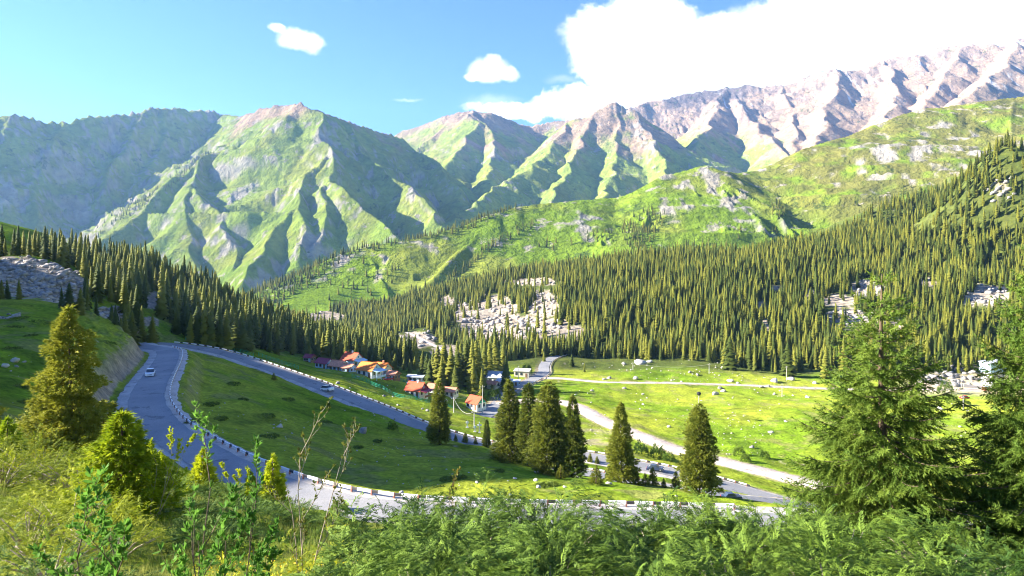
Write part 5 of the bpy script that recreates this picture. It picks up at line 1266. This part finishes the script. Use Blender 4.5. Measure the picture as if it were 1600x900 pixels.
# ------------------------------------------------------------------ low shrubs on the slopes
def fast_h(x, y): return height(np.atleast_1d(x), np.atleast_1d(y))
def shrub(u, vt, Y, r, n, size, leafm, label, group=None, temps=SPRAY, seed=0, ry=None, name='juniper_shrub', cat='shrub', branch=True, lump=.75):
    rs = np.random.RandomState(seed + int(u) * 7 + int(Y * 10)); c = px(u, vt, Y); gz = H(c[0], c[1]); h = max(.25, c[2] - gz); ry = ry or r
    a = rs.uniform(0, 2 * np.pi, n); q = np.sqrt(rs.uniform(0, 1, n)); X = np.cos(a) * q * r; Yy = np.sin(a) * q * ry
    gh = fast_h(c[0] + X, c[1] + Yy) - gz
    dome = np.sqrt(np.clip(1 - q ** 2.6, 0, 1)); lm = 1 + lump * fbm((c[0] + X) / (r * .45), (c[1] + Yy) / (r * .45), 2, seed + 5)
    lay = 1 - np.abs(rs.normal(0, .16, n)).clip(0, .6)
    Z = gh * .75 + h * dome * lm * lay * .86 + .02
    D = np.stack([np.cos(a) * (.35 + q) + rs.normal(0, .45, n), np.sin(a) * (.35 + q) + rs.normal(0, .45, n), .30 - .25 * q + rs.normal(0, .3, n)], 1)
    V, F = scatter_bake(temps, np.stack([X, Yy, Z], 1), D, size * rs.uniform(.6, 1.25, n), rs)
    o = empty(name, (c[0], c[1], gz)); tag(o, label, cat, group)
    me = np_mesh('foliage', V, F); me.materials.append(mat(leafm)); link_obj('foliage', me, o)
    if branch:
        b = MB(); rr = random.Random(seed + 3)
        for i in range(int(10 + r * 6)):
            t = rr.uniform(0, 6.28); l = rr.uniform(.5, .95); ex_, ey = math.cos(t) * r * l, math.sin(t) * ry * l
            ez = (H(c[0] + ex_, c[1] + ey) - gz) * .75 + h * math.sqrt(max(0, 1 - l ** 2.6)) * .8
            b.tube([(ex_ * .1, ey * .1, -.05), (ex_ * .5, ey * .5, ez * .5 + .05), (ex_, ey, ez + .02)], [.035, .022, .008], 4)
        b.obj('branches', 'bark_pale', o, True)
    return o
G1 = 'juniper shrubs filling the bottom of the view'
for i, (u, vt, Y, r, n, lab) in enumerate([
 (640, 800, 10.5, 1.35, 1500, 'green juniper at the left end of the big bottom hedge below the guardrail'), (745, 788, 10.0, 1.35, 1700, 'green juniper left of the highest juniper in the bottom hedge'), (840, 778, 9.6, 1.4, 1900, 'highest green juniper hump in the bottom middle hiding the road'),
 (935, 818, 10.0, 1.1, 1200, 'lower green juniper below the visible gap of sunlit road'), (1040, 806, 10.2, 1.1, 1200, 'green juniper right of the gap of sunlit road'), (1115, 796, 10.4, 1.2, 1400, 'green juniper touching the left foot of the near spruce'),
 (1215, 800, 10.2, 1.2, 1100, 'green juniper under the left boughs of the near spruce'), (560, 845, 8.6, .95, 900, 'green juniper in the bottom left part of the hedge'), (690, 835, 7.6, 1.0, 1300, 'green juniper in front at the bottom left of centre'),
 (850, 845, 7.2, 1.0, 1300, 'green juniper in front at the bottom centre'), (1000, 862, 7.2, .95, 1200, 'green juniper in front at the bottom right of centre'), (1150, 850, 7.6, 1.0, 1200, 'green juniper in front below the left foot of the near spruce'),
 (1320, 806, 11.0, 1.3, 900, 'green juniper behind the trunk foot of the near spruce'), (1480, 815, 10.8, 1.4, 900, 'green juniper between the two near spruces'), (1310, 855, 7.6, .9, 900, 'green juniper in front below the middle of the near spruce'), (1460, 870, 7.6, .85, 700, 'green juniper in front at the lower right'), (1570, 872, 7.6, .8, 600, 'green juniper in the bottom right corner')]):
    shrub(u, vt + (26 if 900 < u < 960 else 5), Y, r, int(n * 1.55), .205, 'juniper', lab, G1, seed=100 + i)
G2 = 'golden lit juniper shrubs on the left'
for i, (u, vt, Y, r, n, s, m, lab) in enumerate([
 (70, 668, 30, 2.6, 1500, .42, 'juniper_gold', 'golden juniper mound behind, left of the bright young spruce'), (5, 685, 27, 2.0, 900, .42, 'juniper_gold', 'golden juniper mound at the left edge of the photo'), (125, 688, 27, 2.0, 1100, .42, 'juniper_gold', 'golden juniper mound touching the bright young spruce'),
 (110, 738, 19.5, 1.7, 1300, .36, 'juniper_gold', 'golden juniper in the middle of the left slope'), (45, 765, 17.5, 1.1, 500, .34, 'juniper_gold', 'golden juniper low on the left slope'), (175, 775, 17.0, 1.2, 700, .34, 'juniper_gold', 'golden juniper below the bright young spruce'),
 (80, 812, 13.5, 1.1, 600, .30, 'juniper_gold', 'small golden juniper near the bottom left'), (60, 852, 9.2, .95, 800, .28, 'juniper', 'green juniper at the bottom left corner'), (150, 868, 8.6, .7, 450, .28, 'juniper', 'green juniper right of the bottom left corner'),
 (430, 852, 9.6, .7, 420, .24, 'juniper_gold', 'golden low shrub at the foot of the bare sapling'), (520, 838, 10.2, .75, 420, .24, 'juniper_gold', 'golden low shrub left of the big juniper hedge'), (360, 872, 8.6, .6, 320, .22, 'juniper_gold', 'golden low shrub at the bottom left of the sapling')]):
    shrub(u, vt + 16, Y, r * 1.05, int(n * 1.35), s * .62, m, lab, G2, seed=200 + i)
G3 = 'dark low shrubs on the slope above the road'
for i, (u, vt, Y, r, n, lab) in enumerate([
 (300, 752, 38, 2.6, 900, 'dark low juniper right of the bright young spruce above the road'), (360, 762, 37, 2.4, 800, 'dark low juniper between the two small bright spruces'), (455, 786, 33, 2.0, 650, 'dark low juniper right of the small bright spruce'), (390, 790, 29, 2.0, 650, 'dark low juniper in the middle of the lower slope'), (270, 785, 27, 1.8, 600, 'dark low juniper on the lower slope behind the leafy saplings'), (510, 808, 29, 1.8, 600, 'dark low juniper near the sunlit road edge'), (330, 815, 20, 1.2, 500, 'dark green low juniper behind the leafy saplings')]):
    shrub(u, vt, Y, r, n, .40, 'bush_green', lab, G3, seed=300 + i, branch=False)
# dark mats of shrub on the far meadows
rs = np.random.RandomState(77)
mats_at = [(65, 505, 20), (22, 512, 14), (30, 498, 14), (110, 520, 16), (48, 525, 10), (170, 535, 12), (560, 700, 10), (300, 660, 12), (330, 632, 14), (365, 600, 12), (420, 650, 14), (510, 660, 12), (450, 625, 12), (380, 625, 9), (500, 578, 7), (700, 750, 16), (720, 747, 12), (420, 683, 18), (590, 690, 9), (780, 737, 10), (848, 760, 14), (863, 758, 10), (35, 605, 12), (45, 630, 14), (20, 545, 12), (345, 655, 12)]
for i, (u, v, w) in enumerate(mats_at):
    g = hit(u, v, 40, 260)
    if g is None: continue
    r = w / FPX * g[1] * .6
    lab = 'low dark mat of shrub on the grassy slope left of the road' if u < 200 else ('low dark mat of shrub near the upper end of the meadow inside the road bend' if v < 640 else ('low dark mat of shrub in the middle of the meadow inside the road bend' if u < 650 else 'low dark mat of shrub near the tight spruce group'))
    shrub(u, v - r * .22 / g[1] * FPX, g[1], r * 1.15, int(90 + 50 * r), .34, 'mat_green', lab, lab.replace('low dark mat of shrub', 'low shrub mats'), CLUMP_S, 400 + i, ry=r * 2.2, branch=False, lump=1.2)
# round bushes in the valley
for i, (u, v, w, m, lab) in enumerate([(854, 668, 15, 'bush_green', 'round green bush beside the lower road below the village'), (1490, 634, 18, 'bush_green', 'round yellowish bush right of the near spruce'), (1509, 634, 13, 'bush_green', 'smaller round bush right of the round yellowish one'), (1477, 615, 22, 'bush_green', 'wide green bush near the cable station'), (1002, 710, 22, 'juniper', 'bright green bush between the dirt track and the lower road'), (1028, 716, 24, 'juniper', 'second bright green bush beside the dirt track'), (1045, 722, 18, 'juniper', 'third bright green bush left of the sunlit spruce'), (1155, 712, 18, 'bush_green', 'round bush below the white stones on the bright meadow'), (1165, 722, 15, 'bush_green', 'pale bush beside the dirt track on the right'), (1195, 716, 14, 'bush_green', 'bush beside the dirt track near the near spruce'), (614, 672, 13, 'bush_green', 'small round bush between the meadow and the lower road'), (530, 803, 26, 'bush_green', 'grey green willow bush on the sunlit road edge'), (745, 606, 24, 'juniper', 'bright leafy tree left of the green gabled house'), (772, 625, 22, 'bush_green', 'leafy bush right of the green gabled house'), (823, 582, 16, 'bush_green', 'dark bush in front of the cream building by the road'), (620, 583, 8, 'juniper', 'bright bush right of the cabin'), (1328, 705, 14, 'bush_green', 'bush left of the near spruce'), (1540, 610, 10, 'bush_green', 'small bush by the cable station'), (1120, 757, 8, 'bush_green', 'small bush by the dark parked car'), (527, 570, 5, 'juniper', 'small bright bush by the salmon roof'), (694, 590, 10, 'juniper', 'bright bush in the village')]):
    if u == 854: u, v = 614, 672; lab = 'small round bush between the meadow and the lower road'
    if i == 10: continue
    g = hit(u, v, 50, 450)
    if g is None: continue
    r = w / FPX * g[1] * .5
    shrub(u, v - w * .8, g[1], r, int(260 + 60 * r), .16 + r * .16, m, lab, 'round bushes', CLUMP_S, 500 + i, branch=False, name='bush')

# ------------------------------------------------------------------ near spruces
def near_spruce(name, seed, h, rmax, leafm='needles_near', tw=.30, temps=BRUSH, dens=1.0, whorl=.30, tiplen=.9, lens=None):
    rs = np.random.RandomState(seed); P = []; D = []; S = []; tr = MB()
    tr.tube([(0, 0, -.6), (0.02, 0, h * .4), (-.02, .01, h * .8), (0, 0, h)], [h * .019, h * .014, h * .006, .008], 8)
    z = h - .22; k = 0
    P += [(0, 0, h - .25 - .0)]; D += [(0, 0, 1)]; S += [tw * 1.1]
    while z > .15:
        t = 1 - z / h; L0 = lens(t) if lens else rmax * (1 - (1 - t) ** 1.25) * (1.0 - .12 * sstep(.85, 1, t))
        nb = (4 if t < .12 else 6) + (2 if t > .5 else 0)
        for j in range(nb):
            a = k * .7 + j * 2 * math.pi / nb + rs.uniform(-.3, .3); L = max(.16, L0 * rs.uniform(.72, 1.12))
            up = .55 - 1.0 * min(1, t * 1.5) + rs.uniform(-.12, .12)
            ca, sa = math.cos(a), math.sin(a); pts = []
            ns = max(3, int(L / .16)); zz = z + rs.uniform(-.06, .06)
            for i in range(ns + 1):
                s = i / ns; pts.append((ca * L * s, sa * L * s, zz + L * (up * s + .28 * s * s * (1 if t > .15 else .3)) - .10 * L * math.sin(s * 3.1) * t))
            tr.tube(pts, [max(.004, .006 + .0075 * L * (1 - i / ns)) for i in range(ns + 1)], 4)
            pts = np.array(pts); d0 = pts[-1] - pts[-2]; P.append(pts[-1] - d0 * .3); D.append(d0); S.append(tw * 1.05)
            m = max(2, int(L / .062 * dens))
            for i in range(m):
                s = .12 + .86 * (i + rs.uniform(0, 1)) / m; p = np.array([np.interp(s * ns, np.arange(ns + 1), pts[:, q]) for q in range(3)])
                if s < .3 and rs.rand() < .4: continue
                sg = 1 if i % 2 else -1; dv = np.array((ca, sa, up * .6)); sv = np.array((-sa, ca, 0)) * sg
                sub = min(.62 * L * (1 - s) + .12, .75) * rs.uniform(.7, 1.1)
                dd = dv * .75 + sv * rs.uniform(.55, 1.0) + np.array((0, 0, rs.uniform(-.45, .12) - .15 * t))
                dd /= np.linalg.norm(dd); nn = max(1, int(sub / (tw * .55)))
                for q in range(nn):
                    pp = p + dd * sub * q / nn + np.array((0, 0, -.10 * (q / nn) * sub)); P.append(pp); D.append(dd + np.array((0, 0, -.12 * q))); S.append(tw * rs.uniform(.75, 1.1))
                    if rs.rand() < .55: P.append(pp); D.append(dd + sv * rs.uniform(-.9, .9) + dv * .3 + np.array((0, 0, rs.uniform(-.5, .1)))); S.append(tw * rs.uniform(.55, .9))
        z -= whorl * rs.uniform(.75, 1.15) * (1.6 if t < .1 else (1.0 if t < .25 else .72)); k += 1
    # bare leader still carries needles
    for i in range(14):
        P.append((0, 0, h - .12 * i - .2)); D.append((rs.normal() * .5, rs.normal() * .5, 1)); S.append(tw * .55)
    P = np.array(P); V, F = scatter_bake(temps, P, np.array(D), np.array(S), rs)
    print(name, 'twigs', len(P), 'tris', len(F))
    me = np_mesh('crown', V, F); me.materials.append(mat(leafm)); tm = tr.mesh('trunk', True); tm.materials.append(mat('bark'))
    return me, tm
def place(meshes, u, vt, Y, hmodel, label, rz=0, sxy=1.0, cat='tree', group=None, tilt=(0, 0)):
    x = (u - 800) / FPX * Y; g = H(x, Y); s = ((HV - vt) / FPX * Y - g) / hmodel
    return put_tree(meshes, (x, Y, g), label, rz, s, group, tilt=tilt, sxy=sxy)
NS = near_spruce('big', 61, 6.6, 2.5, 'needles_near', .28, dens=.95)
print('near', H(7.5, 14))
place(NS, 1378, 428, 13.6, 6.6, 'large near spruce in front on the right with its top rising before the wood', .4, 1.06)
place(NS, 1622, 385, 12.8, 6.6, 'large near spruce cut off by the right edge of the photo', 2.3, .85)
NY = spruce_meshes('spruce', 62, 3.3, lambda t: 1.5 * (1 - t) ** .72 * (1 + .12 * math.sin(t * 30)), 3600, .20, 'needles_young', CLUMP, .06, None, .10)
place(NY, 190, 646, 24.5, 3.3, 'bright yellow green young spruce in front of the road on the left', .2, 1.2)
NY2 = spruce_meshes('spruce', 63, 2.4, lambda t: .95 * (1 - t) ** .75 * (1 + .12 * math.sin(t * 24)), 1100, .24, 'needles_young', CLUMP_S, .05, None, .10)
place(NY2, 317, 703, 40, 2.4, 'small bright spruce left of two against the road', 1.0, .9)
place(NY2, 426, 713, 40, 2.4, 'small bright spruce right of two against the road', 2.0, .75)
place(NY2, 392, 738, 42, 2.4, 'tiny bright spruce just left of the right hand small one', 3.0, .8)
place(NY2, 12, 655, 31, 2.4, 'small olive spruce at the left edge behind the golden juniper', 4.0, .9)
# the tall ragged spruce on the left
asym = lambda t, a: 1 + .30 * np.sin(a * 2 + t * 9) * (1 - t) + .22 * np.sin(t * 40 + a) 
LT = spruce_meshes('spruce', 71, 10, lambda t: 2.75 * (1 - t) ** .62 * (.8 + .2 * min(1, t / .1)) * (1 + .16 * math.sin(t * 26)), 6500, .34, 'needles_olive', CLUMP, .16, asym, .09)
place(LT, 112, 481, 43, 10, 'tall ragged spruce with a sunlit golden left side standing on the left slope', 0.5, .98, tilt=(0, -.02))
place(LT, -14, 590, 40, 10, 'dark spruce just cut off by the left edge of the photo', 2.5, .55)

# ------------------------------------------------------------------ leafy saplings and bushes of the foreground
def t_leaf():
    return np.array([(0, 0, 0), (.3, .17, .03), (.65, .15, .0), (1, 0, -.08), (.65, -.15, 0), (.3, -.17, .03), (.5, 0, -.03)]), np.array([(0, 6, 1), (1, 6, 2), (2, 6, 3), (3, 6, 4), (4, 6, 5), (5, 6, 0)])
LEAF = [t_leaf()]
def sapling(u, vb, Y, stems, label, leafm, barkm, leaf=.05, nleaf=14, seed=0, name='sapling', spread=.35, group=None, leaf_from=.35):
    rr = random.Random(seed); rs = np.random.RandomState(seed); x = (u - 800) / FPX * Y; gz = H(x, Y)
    o = empty(name, (x, Y, gz)); tag(o, label, 'shrub', group); tr = MB(); P = []; D = []; S = []
    def grow(p, d, l, r, dep):
        pts = [Vector(p)]; dd = Vector(d).normalized(); n = 5
        for i in range(n):
            dd = (dd + Vector((rr.gauss(0, .07), rr.gauss(0, .07), .05))).normalized(); pts.append(pts[-1] + dd * l / n)
        tr.tube(pts, [r * (1 - .75 * i / n) for i in range(n + 1)], 5)
        if dep > 0:
            for i in range(2, n + 1):
                for _ in range(1 if dep == 2 else 2):
                    if rr.random() < .75:
                        a = rr.uniform(0, 6.28); q = (dd + Vector((math.cos(a), math.sin(a), .2)) * rr.uniform(.45, .8)).normalized(); grow(pts[i], q, l * rr.uniform(.2, .36), r * .5, dep - 1)
        lf = int(nleaf * (1 if dep == 0 else .6))
        for i in range(lf):
            s = leaf_from + (1 - leaf_from) * rr.random() if dep else rr.random(); k = min(n - 1, int(s * n)); q = pts[k].lerp(pts[k + 1], s * n - k)
            P.append(tuple(q)); D.append((dd.x * .5 + rr.gauss(0, .6), dd.y * .5 + rr.gauss(0, .6), dd.z * .6 + rr.gauss(.1, .4))); S.append(leaf * rr.uniform(.7, 1.4))
        for _ in range(5): P.append(tuple(pts[-1])); D.append((dd.x + rr.gauss(0, .5), dd.y + rr.gauss(0, .5), dd.z + .3)); S.append(leaf * rr.uniform(.9, 1.4))
    for (du, vt, off) in stems:
        top = (HV - vt) / FPX * Y - gz; dx = (du - u) / FPX * Y; l = math.hypot(top, dx) * .93; grow((off, 0, -.05), (dx - off, rr.uniform(-.15, .15), top), l, .004 + l * .0048, 2 if l > .8 else 1)
    V, F = bake(*LEAF[0], np.array(P), np.array(D), np.array(S), rs.uniform(-3, 3, len(P))); me = np_mesh('leaves', V, F); me.materials.append(mat(leafm)); link_obj('leaves', me, o); tr.obj('stem', barkm, o, True); return o
sapling(472, 870, 10.2, [(463, 682, 0), (496, 694, .02), (478, 735, -.02)], 'thin pale sapling with a few bronze leaves in front of the road', 'leaf_bronze', 'bark_pale', .055, 5, 1, leaf_from=.6)
sapling(692, 845, 12, [(691, 760, 0)], 'short dead twig with a few leaves left of the juniper top', 'leaf_bronze', 'bark', .05, 3, 2, name='twig_shrub')
GL = 'leafy green saplings at the bottom left'
for i, (u, vb, Y, st, lab) in enumerate([(195, 900, 6.6, [(155, 812, 0), (135, 840, .02), (205, 828, -.02)], 'leafy green sapling leftmost of the leafy group at the bottom'),
 (255, 905, 6.4, [(240, 830, 0), (185, 850, .0), (280, 845, .02)], 'low leafy green sapling second from the left of the leafy group'),
 (310, 905, 7.0, [(274, 742, 0), (318, 790, .02), (298, 815, -.03)], 'tallest leafy green sapling of the leafy group at the bottom left'),
 (350, 900, 7.4, [(345, 795, 0), (375, 820, .03)], 'leafy green sapling right of the tallest one'), (395, 905, 8.0, [(390, 825, 0), (415, 845, .03)], 'leafy green sapling at the right end of the leafy group')]):
    sapling(u, vb, Y, st, lab, 'leaf_green', 'bark', .068, 9, 20 + i, group=GL)
sapling(235, 760, 24, [(288, 693, 0), (275, 705, .2), (262, 715, -.1), (300, 712, .1)], 'pale golden leafed bush against the road right of the bright young spruce', 'needles_young', 'bark_pale', .10, 16, 40, name='bush')
sapling(365, 760, 34, [(352, 732, 0), (372, 735, .2), (385, 745, .4)], 'pale golden twiggy bush between the small bright spruces', 'needles_young', 'bark_pale', .11, 12, 41, name='bush')
# ------------------------------------------------------------------ grass and flowers of the near slope
def grass():
    r = np.random.RandomState(9); n = 15000; Y = 5 + 45 * r.uniform(0, 1, n) ** 1.3; u = r.uniform(-40, 720, n); X = (u - 800) / FPX * Y; Z = height(X, Y)
    V = []; F = []
    for i in range(4):
        a = i * 1.7; V += [(0, -.02, -.01 + i * .004), (0, .02, .01), (1, .35 * math.cos(a), .35 * math.sin(a))]; F.append((3 * i, 3 * i + 1, 3 * i + 2))
    D = np.stack([r.normal(0, .35, n), r.normal(0, .35, n), np.ones(n)], 1); sc = r.uniform(.10, .26, n) * np.clip(Y / 12, .8, 2.0)
    V, F = bake(np.array(V, float), np.array(F), np.stack([X, Y, Z], 1), D, sc, r.uniform(-3, 3, n))
    tag(link_obj('grass', np_mesh('grass', V, F), None, 'grass_blade'), 'tufts of green and straw coloured grass on the near slope', 'grass', kind='stuff')
    n = 900; Y = 6 + 12 * r.uniform(0, 1, n); u = r.uniform(300, 640, n); X = (u - 800) / FPX * Y; Z = height(X, Y) + r.uniform(.1, .4, n)
    pv = [(0, 0, 0)] + [(math.cos(k * 1.0472), math.sin(k * 1.0472), .25 * (k % 2)) for k in range(6)]; pf = [(0, k + 1, (k + 1) % 6 + 1) for k in range(6)]
    V, F = bake(np.array(pv, float), np.array(pf), np.stack([X, Y, Z], 1), np.stack([r.normal(0, .4, n), r.normal(0, .4, n), np.ones(n)], 1), r.uniform(.012, .028, n), r.uniform(-3, 3, n))
    tag(link_obj('wild_flowers', np_mesh('wild_flowers', V, F), None, 'flower_yellow'), 'small yellow flowers scattered over the near slope', 'flowers', kind='stuff')
plain('flower_yellow', (.85, .55, .02), .6)
grass()
# ------------------------------------------------------------------ the air between us and the mountains
def haze():
    m, nt, N, L, out = new_mat('haze')
    v = N.new('ShaderNodeVolumePrincipled'); v.inputs['Color'].default_value = HAZE_COL; v.inputs['Density'].default_value = HAZE_D
    v.inputs['Anisotropy'].default_value = HAZE_G; L.new(v.outputs[0], out.inputs['Volume'])
    x0, x1, y0, y1, z0, z1 = -11700, 11700, -11700, 11700, -420, 2300
    b = MB(); b.box(x1 - x0, y1 - y0, z1 - z0, (x0 + x1) / 2, (y0 + y1) / 2, z0); o = b.obj('haze', 'haze')
    tag(o, 'thin blue haze in the air over the valley', 'haze', kind='stuff')
HAZE_COL = (.30, .57, 1.0, 1); HAZE_D = 0.00004; HAZE_G = 0.2
haze()
